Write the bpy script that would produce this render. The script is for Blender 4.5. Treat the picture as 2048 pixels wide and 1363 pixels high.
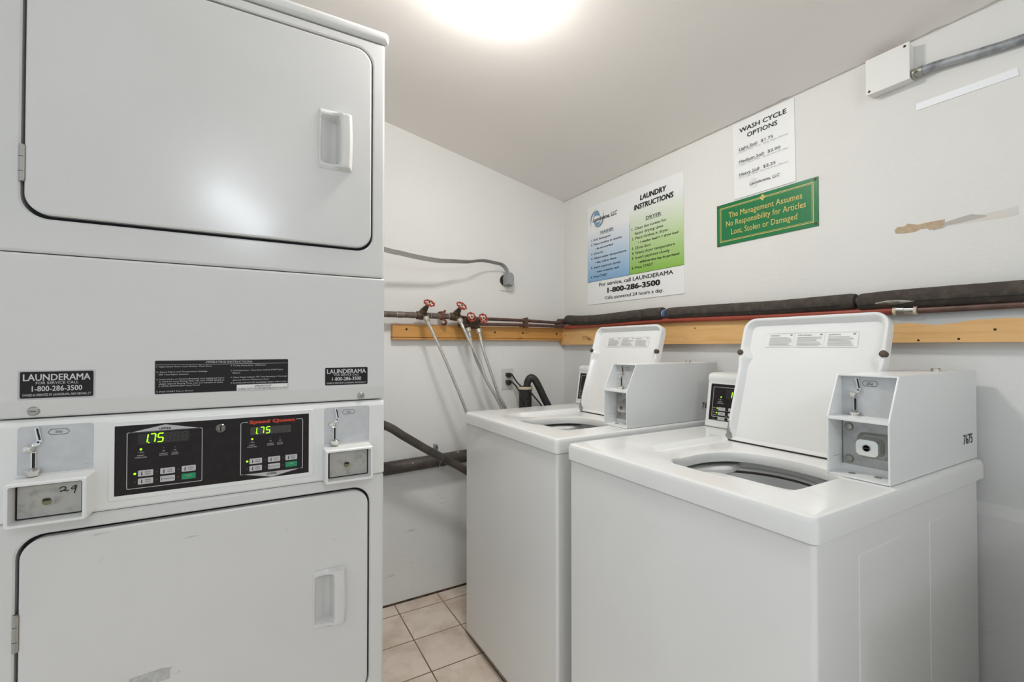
import bpy, bmesh, math, random
from mathutils import Vector, Matrix
random.seed(7)
PI = math.pi
for o in list(bpy.data.objects):
    bpy.data.objects.remove(o, do_unlink=True)
SC = bpy.context.scene
COL = SC.collection

# ------------------------------------------------------------------ camera, world, exposure
cam_d = bpy.data.cameras.new('camera')
cam_d.lens = 16.0
cam_d.sensor_width = 36.0
cam_d.clip_start = 0.02
cam = bpy.data.objects.new('camera', cam_d)
cam.location = (0.0, 0.0, 1.19)
cam.rotation_euler = (math.radians(90.724), 0, math.radians(-29.93))
COL.objects.link(cam)
SC.camera = cam
SC.view_settings.view_transform = 'Standard'
SC.view_settings.look = 'None'
SC.view_settings.gamma = 1.0
SC.view_settings.use_curve_mapping = False
SC.view_settings.exposure = 0.0
w = bpy.data.worlds.new('world')
SC.world = w
w.use_nodes = True
w.node_tree.nodes['Background'].inputs[0].default_value = (0.86, 0.94, 1.0, 1)
w.node_tree.nodes['Background'].inputs[1].default_value = 0.77
MAIN_LAMP = 98.0         # strength of the glass ceiling light over the aisle
GLOBE_FILL = 40.0         # strength of the two fill globes added behind the camera
MAIN_COL = (1.0, 0.985, 0.95)
GLOBE_COL = (0.86, 0.93, 1.0)

# ------------------------------------------------------------------ materials
def lin(c):
    def f(v):
        v /= 255.0
        return v / 12.92 if v <= 0.04045 else ((v + 0.055) / 1.055) ** 2.4
    return (f(c[0]), f(c[1]), f(c[2]), 1.0)

class NT:
    def __init__(s, name):
        s.m = bpy.data.materials.new(name)
        s.m.use_nodes = True
        s.t = s.m.node_tree
        s.b = s.t.nodes['Principled BSDF']
    def n(s, kind, **kw):
        nd = s.t.nodes.new(kind)
        for k, v in kw.items():
            if k.startswith('i_'):
                key = k[2:].replace('_', ' ')
                nd.inputs[key].default_value = v
            else:
                setattr(nd, k, v)
        return nd
    def l(s, a, b):
        s.t.links.new(a, b)
    def ramp(s, stops, fac):
        r = s.n('ShaderNodeValToRGB')
        while len(r.color_ramp.elements) < len(stops):
            r.color_ramp.elements.new(0.5)
        for e, (p, c) in zip(r.color_ramp.elements, stops):
            e.position = p
            e.color = c
        s.l(fac, r.inputs[0])
        return r
    def coords(s, kind='Object', scale=(1, 1, 1), rot=(0, 0, 0)):
        tc = s.n('ShaderNodeTexCoord')
        mp = s.n('ShaderNodeMapping')
        mp.inputs['Scale'].default_value = scale
        mp.inputs['Rotation'].default_value = rot
        s.l(tc.outputs[kind], mp.inputs[0])
        return mp.outputs[0]
    def noise(s, vec, scale, detail=4.0, rough=0.55):
        nz = s.n('ShaderNodeTexNoise')
        nz.inputs['Scale'].default_value = scale
        nz.inputs['Detail'].default_value = detail
        nz.inputs['Roughness'].default_value = rough
        if vec is not None:
            s.l(vec, nz.inputs['Vector'])
        return nz.outputs[0]
    def bump(s, height, strength, dist=0.01):
        bp = s.n('ShaderNodeBump')
        bp.inputs['Strength'].default_value = strength
        bp.inputs['Distance'].default_value = dist
        s.l(height, bp.inputs['Height'])
        s.l(bp.outputs[0], s.b.inputs['Normal'])
        return bp

def mat(name, c, rough=0.5, metal=0.0, c2=None, nscale=20.0, lo=0.4, hi=0.65, bump=0.0, bscale=200.0, coat=0.0, emit=None, estr=0.0, detail=4.0, spec=0.5, bdist=0.002):
    n = NT(name)
    n.b.inputs['Base Color'].default_value = lin(c)
    n.b.inputs['Roughness'].default_value = rough
    n.b.inputs['Metallic'].default_value = metal
    n.b.inputs['Specular IOR Level'].default_value = spec
    n.b.inputs['Coat Weight'].default_value = coat
    n.b.inputs['Coat Roughness'].default_value = 0.08
    v = n.coords('Object')
    if c2 is not None:
        r = n.ramp([(lo, lin(c)), (hi, lin(c2))], n.noise(v, nscale, detail))
        n.l(r.outputs[0], n.b.inputs['Base Color'])
    if bump > 0:
        n.bump(n.noise(v, bscale, 2.0), bump, bdist)
    if emit is not None:
        n.b.inputs['Emission Color'].default_value = lin(emit)
        n.b.inputs['Emission Strength'].default_value = estr
    return n.m

M = {}
M['enamel'] = mat('white_enamel', (213, 212, 209), 0.19, c2=(216, 215, 212), nscale=3, bump=0.06, bscale=140, bdist=0.001)
M['enamel_cool'] = mat('white_washer_enamel', (233, 233, 231), 0.16, c2=(236, 236, 234), nscale=3, bump=0.03, bscale=120, bdist=0.001)
M['plastic'] = mat('white_plastic', (228, 228, 225), 0.32, bump=0.05, bscale=400, bdist=0.0005)
M['box_paint'] = mat('coin_box_paint', (232, 233, 232), 0.34, bump=0.12, bscale=420, bdist=0.0008)
M['gap'] = mat('dark_gap', (70, 74, 78), 0.6)
M['gap_dark'] = mat('black_gap', (32, 31, 31), 0.7)
M['fascia'] = mat('black_fascia', (31, 25, 25), 0.28, c2=(36, 30, 30), nscale=60, spec=0.25)
M['black'] = mat('black_ink', (28, 27, 28), 0.55)
M['black_plate'] = mat('black_label', (27, 24, 24), 0.28, spec=0.3)
M['grey_ink'] = mat('grey_ink', (140, 138, 134), 0.6)
M['pale_ink'] = mat('pale_ink', (205, 203, 201), 0.5)
M['white_ink'] = mat('white_ink', (228, 226, 222), 0.5)
M['silver_ink'] = mat('silver_ink', (188, 186, 186), 0.45)
M['red_ink'] = mat('red_ink', (196, 62, 34), 0.5)
M['green_key'] = mat('green_key', (28, 140, 92), 0.4)
M['grey_key'] = mat('grey_key', (192, 190, 190), 0.4)
M['dim_led'] = mat('dim_led', (86, 84, 66), 0.4)
M['dim_digit'] = mat('dim_digit', (52, 50, 46), 0.4)
M['dim_window'] = mat('display_window', (64, 60, 52), 0.35)
M['dim_window_dark'] = mat('display_window_dark', (34, 30, 27), 0.35)
M['led'] = mat('green_led', (150, 230, 40), 0.4, emit=(150, 255, 20), estr=1.6)
M['alu'] = mat('brushed_aluminium', (192, 193, 194), 0.42, metal=0.25, c2=(200, 201, 201), nscale=40, bump=0.05, bscale=300, bdist=0.0005)
M['alu_worn'] = mat('worn_aluminium', (176, 174, 168), 0.5, metal=0.5, c2=(150, 147, 140), nscale=70, lo=0.5, hi=0.72, bump=0.08, bscale=260, bdist=0.0005)
M['zinc'] = mat('zinc_plate', (186, 187, 185), 0.42, metal=0.35, c2=(164, 165, 163), nscale=34, lo=0.48, hi=0.7)
M['chrome'] = mat('chrome', (220, 219, 214), 0.12, metal=1.0)
M['dark_chrome'] = mat('dark_chrome', (128, 122, 116), 0.25, metal=1.0)
M['steel'] = mat('dull_steel', (170, 168, 160), 0.35, metal=0.9)
M['brassy'] = mat('brass_lock', (128, 122, 92), 0.4, metal=0.7)
M['rubber'] = mat('black_rubber', (38, 36, 35), 0.5, c2=(50, 47, 44), nscale=30)
M['bumper'] = mat('brown_rubber', (78, 66, 54), 0.6)
M['gasket'] = mat('teal_gasket', (74, 104, 108), 0.5, c2=(58, 60, 58), nscale=30)
M['tub'] = mat('tub_porcelain', (236, 236, 234), 0.3)
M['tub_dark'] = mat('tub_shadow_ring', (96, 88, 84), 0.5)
M['paper'] = mat('white_sign_board', (236, 236, 234), 0.4)
M['label_paper'] = mat('label_paper', (232, 231, 229), 0.4)
M['sign_green'] = mat('green_sign', (18, 112, 62), 0.3, c2=(22, 120, 68), nscale=120)
M['gold'] = mat('gold_ink', (214, 190, 110), 0.4)
M['rust_screw'] = mat('rusty_screw', (112, 66, 38), 0.6, c2=(70, 44, 30), nscale=300)
M['foam'] = mat('foam_insulation', (64, 57, 51), 0.9, c2=(84, 76, 65), nscale=45, lo=0.45, hi=0.75, bump=0.5, bscale=160, bdist=0.003)
M['foil'] = mat('torn_foil', (168, 166, 156), 0.4, metal=0.4, c2=(112, 106, 96), nscale=40)
M['red_pipe'] = mat('red_pipe', (160, 70, 52), 0.5, c2=(148, 62, 46), nscale=15)
M['copper'] = mat('old_copper', (112, 84, 74), 0.45, metal=0.35, c2=(86, 66, 60), nscale=22)
M['pipe_old'] = mat('tarnished_pipe', (112, 104, 96), 0.5, metal=0.3, c2=(88, 72, 60), nscale=26, lo=0.42, hi=0.62)
M['brass_old'] = mat('tarnished_brass', (98, 84, 66), 0.5, metal=0.4, c2=(70, 58, 46), nscale=60, bump=0.2, bscale=150, bdist=0.002)
M['rust'] = mat('rusty_iron', (124, 66, 36), 0.75, c2=(88, 48, 30), nscale=90)
M['hose_fit'] = mat('hose_fitting', (190, 182, 170), 0.4, metal=0.5)
M['wheel_red'] = mat('handwheel_red', (172, 56, 36), 0.5, c2=(142, 50, 34), nscale=120)
M['cream'] = mat('cream_plate', (214, 200, 176), 0.5)
M['grey_cord'] = mat('grey_cord', (152, 150, 146), 0.55)
M['grey_plug'] = mat('grey_plug', (150, 153, 154), 0.6)
M['outlet'] = mat('white_outlet', (222, 219, 212), 0.5)
M['socket_dark'] = mat('dark_socket', (44, 32, 24), 0.6)
M['galv'] = mat('galvanised', (172, 174, 177), 0.42, metal=0.6, c2=(128, 131, 134), nscale=30, lo=0.42, hi=0.62)
M['box_white'] = mat('painted_box', (233, 231, 226), 0.5, bump=0.1, bscale=90, bdist=0.001)
M['strip_white'] = mat('white_strip', (243, 244, 245), 0.45)
M['stain_tan'] = mat('tan_residue', (192, 170, 142), 0.8, c2=(182, 160, 132), nscale=90)
M['stain_grey'] = mat('grey_residue', (186, 182, 175), 0.8)
M['stain_cream'] = mat('cream_residue', (219, 211, 198), 0.8, c2=(215, 212, 206), nscale=30)
M['blue_tape'] = mat('blue_tape', (74, 104, 146), 0.5)
M['lamp_base'] = mat('lamp_base_white', (225, 224, 220), 0.5)
M['braid'] = None

def braid():
    n = NT('braided_steel')
    n.b.inputs['Metallic'].default_value = 0.7
    n.b.inputs['Roughness'].default_value = 0.38
    v = n.coords('Object')
    r = n.ramp([(0.4, lin((206, 204, 199))), (0.62, lin((184, 181, 175)))], n.noise(v, 260, 2))
    n.l(r.outputs[0], n.b.inputs['Base Color'])
    n.bump(n.noise(v, 500, 1), 0.2, 0.0006)
    return n.m
M['braid'] = braid()

def peeling_hose():
    n = NT('peeling_black_hose')
    n.b.inputs['Roughness'].default_value = 0.5
    v = n.coords('Object')
    base = n.ramp([(0.35, lin((58, 53, 50))), (0.7, lin((84, 77, 71)))], n.noise(v, 22, 4))
    mask = n.ramp([(0.66, (0, 0, 0, 1)), (0.68, (1, 1, 1, 1))], n.noise(v, 30, 5, 0.65))
    mx = n.n('ShaderNodeMixRGB')
    n.l(mask.outputs[0], mx.inputs[0])
    n.l(base.outputs[0], mx.inputs[1])
    mx.inputs[2].default_value = lin((205, 198, 186))
    n.l(mx.outputs[0], n.b.inputs['Base Color'])
    return n.m
M['peel'] = peeling_hose()

def emission(name, c, s):
    n = NT(name)
    n.b.inputs['Base Color'].default_value = (0.9, 0.9, 0.9, 1)
    n.b.inputs['Emission Color'].default_value = (c[0], c[1], c[2], 1)
    n.b.inputs['Emission Strength'].default_value = s
    return n.m
M['bulb_glow'] = emission('bulb_glow', MAIN_COL, MAIN_LAMP)
M['fill_globe_glow'] = emission('fill_globe_glow', GLOBE_COL, GLOBE_FILL)

def wood(name, a, b, dark, axis):
    n = NT(name)
    n.b.inputs['Roughness'].default_value = 0.5
    sc = (2.0, 1, 34) if axis == 'x' else (1, 2.0, 34)
    v = n.coords('Object', sc)
    g = n.noise(v, 1.6, 6, 0.6)
    r = n.ramp([(0.3, lin(b)), (0.5, lin(a)), (0.68, lin(b))], g)
    v2 = n.coords('Object', (6, 6, 14))
    k = n.ramp([(0.71, (0, 0, 0, 1)), (0.78, (1, 1, 1, 1))], n.noise(v2, 1.3, 2))
    mx = n.n('ShaderNodeMixRGB')
    n.l(k.outputs[0], mx.inputs[0])
    n.l(r.outputs[0], mx.inputs[1])
    mx.inputs[2].default_value = lin(dark)
    n.l(mx.outputs[0], n.b.inputs['Base Color'])
    n.bump(g, 0.15, 0.002)
    return n, mx
M['wood_back'] = wood('varnished_board', (208, 152, 82), (196, 138, 68), (160, 104, 50), 'x')[0].m
def wood_right():
    n, mx = wood('pine_board', (226, 182, 122), (214, 166, 104), (160, 110, 62), 'y')
    geo = n.n('ShaderNodeNewGeometry')
    sep = n.n('ShaderNodeSeparateXYZ')
    n.l(geo.outputs['Position'], sep.inputs[0])
    nz = n.noise(geo.outputs['Position'], 9, 2)
    # grey wall paint slopped over the top edge of the board on its near half
    a = n.n('ShaderNodeMath', operation='MULTIPLY_ADD')
    n.l(nz, a.inputs[0]); a.inputs[1].default_value = 0.03; a.inputs[2].default_value = 1.236
    c = n.n('ShaderNodeMath', operation='GREATER_THAN')
    n.l(sep.outputs[2], c.inputs[0]); n.l(a.outputs[0], c.inputs[1])
    d = n.n('ShaderNodeMath', operation='LESS_THAN')
    n.l(sep.outputs[1], d.inputs[0]); d.inputs[1].default_value = 0.72
    e = n.n('ShaderNodeMath', operation='MULTIPLY')
    n.l(c.outputs[0], e.inputs[0]); n.l(d.outputs[0], e.inputs[1])
    m2 = n.n('ShaderNodeMixRGB')
    n.l(e.outputs[0], m2.inputs[0]); n.l(mx.outputs[0], m2.inputs[1])
    m2.inputs[2].default_value = lin((186, 186, 184))
    n.l(m2.outputs[0], n.b.inputs['Base Color'])
    return n.m
M['wood_right'] = wood_right()

def wall_paint(name, upper, lower, ax):
    n = NT(name)
    n.b.inputs['Roughness'].default_value = 0.65
    n.b.inputs['Specular IOR Level'].default_value = 0.3
    geo = n.n('ShaderNodeNewGeometry')
    sep = n.n('ShaderNodeSeparateXYZ')
    n.l(geo.outputs['Position'], sep.inputs[0])
    z = sep.outputs[2]
    nz = n.noise(geo.outputs['Position'], 2.2, 5)
    step = n.ramp([(0.49, (0, 0, 0, 1)), (0.51, (1, 1, 1, 1))], z)
    mr = n.n('ShaderNodeMapRange')
    mr.inputs['From Min'].default_value = 1.24; mr.inputs['From Max'].default_value = 1.27
    n.l(z, mr.inputs['Value'])
    up = n.ramp([(0.35, lin(upper)), (0.7, lin(tuple(v - 4 for v in upper)))], nz)
    lo_ = n.ramp([(0.35, lin(lower)), (0.7, lin(tuple(v - 6 for v in lower)))], nz)
    mx = n.n('ShaderNodeMixRGB')
    n.l(mr.outputs[0], mx.inputs[0]); n.l(lo_.outputs[0], mx.inputs[1]); n.l(up.outputs[0], mx.inputs[2])
    # scuffs and dirty specks on the block course near the floor
    v2 = n.n('ShaderNodeMapping'); v2.inputs['Scale'].default_value = (5, 5, 22)
    n.l(geo.outputs['Position'], v2.inputs[0])
    sc = n.noise(v2.outputs[0], 1.6, 8, 0.7)
    sm = n.ramp([(0.60, (0, 0, 0, 1)), (0.76, (0.4, 0.4, 0.4, 1))], sc)
    fl = n.n('ShaderNodeMapRange')
    fl.inputs['From Min'].default_value = 0.75; fl.inputs['From Max'].default_value = 0.45
    n.l(z, fl.inputs['Value'])
    mm = n.n('ShaderNodeMath', operation='MULTIPLY')
    n.l(sm.outputs[0], mm.inputs[0]); n.l(fl.outputs[0], mm.inputs[1])
    m3 = n.n('ShaderNodeMixRGB')
    n.l(mm.outputs[0], m3.inputs[0]); n.l(mx.outputs[0], m3.inputs[1]); m3.inputs[2].default_value = lin((120, 114, 106))
    n.l(m3.outputs[0], n.b.inputs['Base Color'])
    # painted concrete block joints below the plaster
    cx = n.n('ShaderNodeCombineXYZ')
    n.l(sep.outputs[0 if ax == 'x' else 1], cx.inputs[0]); n.l(z, cx.inputs[1])
    br = n.n('ShaderNodeTexBrick')
    br.inputs['Scale'].default_value = 1.0
    br.inputs['Mortar Size'].default_value = 0.0022
    br.inputs['Mortar Smooth'].default_value = 0.3
    br.inputs['Brick Width'].default_value = 0.40
    br.inputs['Row Height'].default_value = 0.2
    br.inputs['Color1'].default_value = (1, 1, 1, 1); br.inputs['Color2'].default_value = (1, 1, 1, 1)
    br.inputs['Mortar'].default_value = (0, 0, 0, 1)
    n.l(cx.outputs[0], br.inputs['Vector'])
    inv = n.n('ShaderNodeMath', operation='SUBTRACT'); inv.inputs[0].default_value = 1.0
    n.l(br.outputs[0], inv.inputs[1])
    lowm = n.n('ShaderNodeMath', operation='LESS_THAN'); n.l(z, lowm.inputs[0]); lowm.inputs[1].default_value = 0.77
    jm = n.n('ShaderNodeMath', operation='MULTIPLY'); n.l(inv.outputs[0], jm.inputs[0]); n.l(lowm.outputs[0], jm.inputs[1])
    hh = n.n('ShaderNodeMath', operation='MULTIPLY_ADD')
    fine = n.noise(geo.outputs['Position'], 60, 4)
    n.l(jm.outputs[0], hh.inputs[0]); hh.inputs[1].default_value = -0.9; n.l(fine, hh.inputs[2])
    n.bump(hh.outputs[0], 0.22, 0.004)
    return n.m
M['wall_x'] = wall_paint('wall_paint_back', (229, 227, 223), (240, 240, 237), 'x')
M['wall_y'] = wall_paint('wall_paint_right', (230, 228, 223), (230, 230, 228), 'y')

def ceiling_mat():
    n = NT('ceiling_paint')
    n.b.inputs['Roughness'].default_value = 0.6
    n.b.inputs['Specular IOR Level'].default_value = 0.3
    v = n.coords('Object')
    r = n.ramp([(0.35, lin((245, 239, 234))), (0.7, lin((242, 236, 231)))], n.noise(v, 1.5, 3))
    n.l(r.outputs[0], n.b.inputs['Base Color'])
    n.bump(n.noise(v, 35, 3), 0.06, 0.004)
    return n.m
M['ceiling'] = ceiling_mat()

def floor_mat():
    n = NT('beige_floor_tile')
    n.b.inputs['Roughness'].default_value = 0.4
    geo = n.n('ShaderNodeNewGeometry')
    mp = n.n('ShaderNodeMapping')
    mp.inputs['Location'].default_value = (-0.585 - 0.206 * 20, -1.813 - 0.2067 * 20 + 0.0, 0)
    n.l(geo.outputs['Position'], mp.inputs[0])
    br = n.n('ShaderNodeTexBrick')
    br.offset = 0.0; br.squash = 1.0
    br.inputs['Scale'].default_value = 1.0
    br.inputs['Mortar Size'].default_value = 0.0026
    br.inputs['Mortar Smooth'].default_value = 0.1
    br.inputs['Brick Width'].default_value = 0.206
    br.inputs['Row Height'].default_value = 0.2067
    br.inputs['Color1'].default_value = lin((241, 226, 211)); br.inputs['Color2'].default_value = lin((237, 222, 207))
    br.inputs['Mortar'].default_value = lin((112, 88, 62))
    n.l(mp.outputs[0], br.inputs['Vector'])
    nz = n.ramp([(0.42, (0, 0, 0, 1)), (0.78, (0.75, 0.75, 0.75, 1))], n.noise(geo.outputs['Position'], 7, 6, 0.6))
    mx = n.n('ShaderNodeMixRGB')
    n.l(nz.outputs[0], mx.inputs[0]); n.l(br.outputs[0], mx.inputs[1]); mx.inputs[2].default_value = lin((184, 158, 132))
    sp = n.ramp([(0.70, (0, 0, 0, 1)), (0.74, (1, 1, 1, 1))], n.noise(geo.outputs['Position'], 46, 3, 0.6))
    m2 = n.n('ShaderNodeMixRGB')
    n.l(sp.outputs[0], m2.inputs[0]); n.l(mx.outputs[0], m2.inputs[1]); m2.inputs[2].default_value = lin((120, 98, 76))
    n.l(m2.outputs[0], n.b.inputs['Base Color'])
    n.bump(br.outputs['Fac'], -0.3, 0.002)
    return n.m
M['floor'] = floor_mat()

def gradient(name, z0, z1, c0, c1):
    n = NT(name)
    n.b.inputs['Roughness'].default_value = 0.4
    geo = n.n('ShaderNodeNewGeometry')
    sep = n.n('ShaderNodeSeparateXYZ')
    n.l(geo.outputs['Position'], sep.inputs[0])
    mr = n.n('ShaderNodeMapRange')
    mr.inputs['From Min'].default_value = z0; mr.inputs['From Max'].default_value = z1
    n.l(sep.outputs[2], mr.inputs['Value'])
    r = n.ramp([(0.0, lin(c0)), (0.45, lin(tuple((a + b) / 2 for a, b in zip(c0, c1)))), (1.0, lin(c1))], mr.outputs[0])
    n.l(r.outputs[0], n.b.inputs['Base Color'])
    return n.m
M['print_blue'] = gradient('printed_blue_fade', 1.53, 1.80, (126, 168, 206), (236, 236, 236))
M['print_green'] = gradient('printed_green_fade', 1.53, 1.85, (134, 182, 70), (236, 236, 234))

# ------------------------------------------------------------------ mesh helpers
def V(*a):
    return Vector(a)

TEXT_CACHE = {}
def text_geo(s, bold):
    key = (s, bold)
    if key in TEXT_CACHE:
        return TEXT_CACHE[key]
    cu = bpy.data.curves.new('t', 'FONT')
    cu.body = s
    cu.size = 1.0
    cu.resolution_u = 2
    cu.offset = bold
    ob = bpy.data.objects.new('t', cu)
    COL.objects.link(ob)
    dg = bpy.context.evaluated_depsgraph_get()
    dg.update()
    me = bpy.data.meshes.new_from_object(ob.evaluated_get(dg))
    vs = [v.co.copy() for v in me.vertices]
    fs = [tuple(p.vertices) for p in me.polygons]
    bpy.data.objects.remove(ob, do_unlink=True)
    bpy.data.curves.remove(cu)
    bpy.data.meshes.remove(me)
    TEXT_CACHE[key] = (vs, fs)
    return vs, fs

class MB:
    def __init__(s):
        s.bm = bmesh.new()
        s.mats = []
    def mi(s, m):
        if isinstance(m, str):
            m = M[m]
        if m not in s.mats:
            s.mats.append(m)
        return s.mats.index(m)
    def merge(s, t, m):
        k = s.mi(m)
        for f in t.faces:
            f.material_index = k
        me = bpy.data.meshes.new('tmp')
        t.to_mesh(me)
        t.free()
        s.bm.from_mesh(me)
        bpy.data.meshes.remove(me)
        return s
    def box(s, lo, hi, m, bev=0.0, seg=2, mtx=None):
        t = bmesh.new()
        bmesh.ops.create_cube(t, size=1.0)
        for v in t.verts:
            v.co = Vector([lo[i] + (v.co[i] + 0.5) * (hi[i] - lo[i]) for i in range(3)])
        if bev > 0:
            bmesh.ops.bevel(t, geom=list(t.edges), offset=bev, segments=seg, profile=0.5, affect='EDGES')
        if mtx is not None:
            bmesh.ops.transform(t, matrix=mtx, verts=t.verts)
        return s.merge(t, m)
    def raw(s, vs, fs, m, fix=False):
        t = bmesh.new()
        bv = [t.verts.new(v) for v in vs]
        for f in fs:
            try:
                t.faces.new([bv[i] for i in f])
            except ValueError:
                pass
        if fix:
            bmesh.ops.recalc_face_normals(t, faces=t.faces)
        return s.merge(t, m)
    def prism(s, pts, ext, m, bev=0.0, seg=2):
        """pts: 3D polygon, ext: extrusion vector"""
        t = bmesh.new()
        a = [t.verts.new(p) for p in pts]
        e = Vector(ext)
        b = [t.verts.new(Vector(p) + e) for p in pts]
        t.faces.new(a)
        t.faces.new(b[::-1])
        n = len(a)
        for i in range(n):
            j = (i + 1) % n
            t.faces.new([a[j], a[i], b[i], b[j]])
        bmesh.ops.recalc_face_normals(t, faces=t.faces)
        if bev > 0:
            bmesh.ops.bevel(t, geom=list(t.edges), offset=bev, segments=seg, profile=0.5, affect='EDGES')
        return s.merge(t, m)
    def loops(s, ls, m, cap0=False, cap1=False, closed=False):
        vs, fs = [], []
        n = len(ls[0])
        for L in ls:
            vs += [Vector(p) for p in L]
        k = len(ls)
        for a in range(k if closed else k - 1):
            b = (a + 1) % k
            for i in range(n):
                j = (i + 1) % n
                fs.append((a * n + i, a * n + j, b * n + j, b * n + i))
        if cap0:
            fs.append(tuple(range(n))[::-1])
        if cap1:
            fs.append(tuple((k - 1) * n + i for i in range(n)))
        return s.raw(vs, fs, m, fix=True)
    def lathe(s, prof, org, ax, m, n=24, cap0=True, cap1=True):
        ax = Vector(ax).normalized()
        u = ax.orthogonal().normalized()
        w_ = ax.cross(u)
        org = Vector(org)
        ls = []
        for r, h in prof:
            ls.append([org + ax * h + (u * math.cos(2 * PI * i / n) + w_ * math.sin(2 * PI * i / n)) * r for i in range(n)])
        return s.loops(ls, m, cap0, cap1)
    def tube(s, path, r, m, n=12, cap=True, closed=False, smooth=0, flat=None, wob=0.0):
        P = [Vector(p) for p in path]
        if smooth:
            P = catmull(P, smooth, closed)
        k = len(P)
        ls = []
        up = None
        for i in range(k):
            if closed:
                d = P[(i + 1) % k] - P[i - 1]
            else:
                d = P[min(i + 1, k - 1)] - P[max(i - 1, 0)]
            d.normalize()
            if up is None:
                up = Vector((0, 0, 1)) if abs(d.z) < 0.9 else Vector((0, 1, 0))
            sd = d.cross(up).normalized()
            up2 = sd.cross(d).normalized()
            up = up2
            rr = r(i / (k - 1)) if callable(r) else r
            rr *= 1 + (random.uniform(-wob, wob) if wob else 0)
            fa, fb = flat if flat else (1, 1)
            ls.append([P[i] + (sd * math.cos(2 * PI * j / n) * fa + up2 * math.sin(2 * PI * j / n) * fb) * rr for j in range(n)])
        return s.loops(ls, m, cap and not closed, cap and not closed, closed)
    def ring(s, org, ax, R, r, m, n=24, k=8):
        ax = Vector(ax).normalized()
        u = ax.orthogonal().normalized()
        w_ = ax.cross(u)
        return s.tube([Vector(org) + (u * math.cos(2 * PI * i / n) + w_ * math.sin(2 * PI * i / n)) * R for i in range(n)], r, m, k, closed=True)
    def poly(s, pts, m):
        return s.raw(pts, [tuple(range(len(pts)))], m)
    def text(s, st, org, right, up, cap, m, width=None, align='c', bold=0.0, shear=0.0, lift=0.0004):
        """cap = capital height in metres; width fits the line to an exact width"""
        vs, fs = text_geo(st, 0.0)
        if not vs:
            return s
        xs = [v.x for v in vs]
        x0, x1 = min(xs), max(xs)
        sy = cap / 0.73
        sx = sy if width is None else width / (x1 - x0)
        off = {'c': (x0 + x1) / 2, 'l': x0, 'r': x1}[align]
        R = Vector(right); U = Vector(up); Nn = R.cross(U)
        O = Vector(org) + Nn * lift
        sh = [(0, 0)] if bold <= 0.003 else [(-bold, -bold * .6), (bold, -bold * .6), (bold, bold * .6), (-bold, bold * .6)]
        for q_, (dx, dy) in enumerate(sh):                                   # a heavier cut: the same flat letters laid a hair apart
            pts = [O + R * ((v.x - off + dx) * sx + shear * v.y * sy) + U * ((v.y - 0.365 + dy) * sy) + Nn * (.00012 * q_) for v in vs]
            s.raw(pts, fs, m)
        return s
    def build(s, name, parent=None, smooth=True, kind=None, label=None, origin=None, ang=30):
        me = bpy.data.meshes.new(name)
        off = Vector((0, 0, 0))
        if origin is not None:
            off = Vector(origin)
            bmesh.ops.translate(s.bm, vec=-off, verts=s.bm.verts)
        s.bm.to_mesh(me)
        s.bm.free()
        for m in s.mats:
            me.materials.append(m)
        if smooth:
            for p in me.polygons:
                p.use_smooth = True
            me.set_sharp_from_angle(angle=math.radians(ang))
        o = bpy.data.objects.new(name, me)
        COL.objects.link(o)
        if smooth:
            wn = o.modifiers.new('weighted_normal', 'WEIGHTED_NORMAL')
            wn.keep_sharp = True
            wn.weight = 100
        if origin is not None:
            o.location = off
        if parent is not None:
            o.parent = parent
        if kind:
            o['kind'] = kind
        if label:
            o['label'] = label
        return o

def catmull(P, k, closed=False):
    out = []
    n = len(P)
    rng = n if closed else n - 1
    for i in range(rng):
        if closed:
            p0, p1, p2, p3 = P[i - 1], P[i], P[(i + 1) % n], P[(i + 2) % n]
        else:
            p0 = P[max(i - 1, 0)]; p1 = P[i]; p2 = P[i + 1]; p3 = P[min(i + 2, n - 1)]
        for j in range(k):
            t = j / k
            out.append(0.5 * ((2 * p1) + (p2 - p0) * t + (2 * p0 - 5 * p1 + 4 * p2 - p3) * t * t + (3 * p1 - p0 - 3 * p2 + p3) * t ** 3))
    if not closed:
        out.append(P[-1].copy())
    return out

def empty(name, loc, label, cat, group=None, rz=0.0):
    o = bpy.data.objects.new(name, None)
    o.empty_display_size = 0.1
    o.location = loc
    o.rotation_euler = (0, 0, rz)
    COL.objects.link(o)
    o['label'] = label
    o['category'] = cat
    if group:
        o['group'] = group
    return o

def tag(o, label, cat, group=None, kind=None):
    o['label'] = label
    o['category'] = cat
    if group:
        o['group'] = group
    if kind:
        o['kind'] = kind
    return o

def copy_tree(o, parent=None):
    c = o.copy()
    COL.objects.link(c)
    if parent is not None:
        c.parent = parent
    for ch in list(o.children):
        copy_tree(ch, c)
    return c

def rrect(x0, y0, x1, y1, r, k=6):
    """2D rounded rectangle; r = one radius or (bl, br, tr, tl)"""
    if not isinstance(r, (tuple, list)):
        r = (r, r, r, r)
    out = []
    for (cx, cy, rr, a0) in ((x0 + r[0], y0 + r[0], r[0], PI), (x1 - r[1], y0 + r[1], r[1], 1.5 * PI),
                             (x1 - r[2], y1 - r[2], r[2], 0), (x0 + r[3], y1 - r[3], r[3], 0.5 * PI)):
        for i in range(k + 1):
            a = a0 + 0.5 * PI * i / k
            out.append((cx + rr * math.cos(a), cy + rr * math.sin(a)))
    return out

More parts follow.
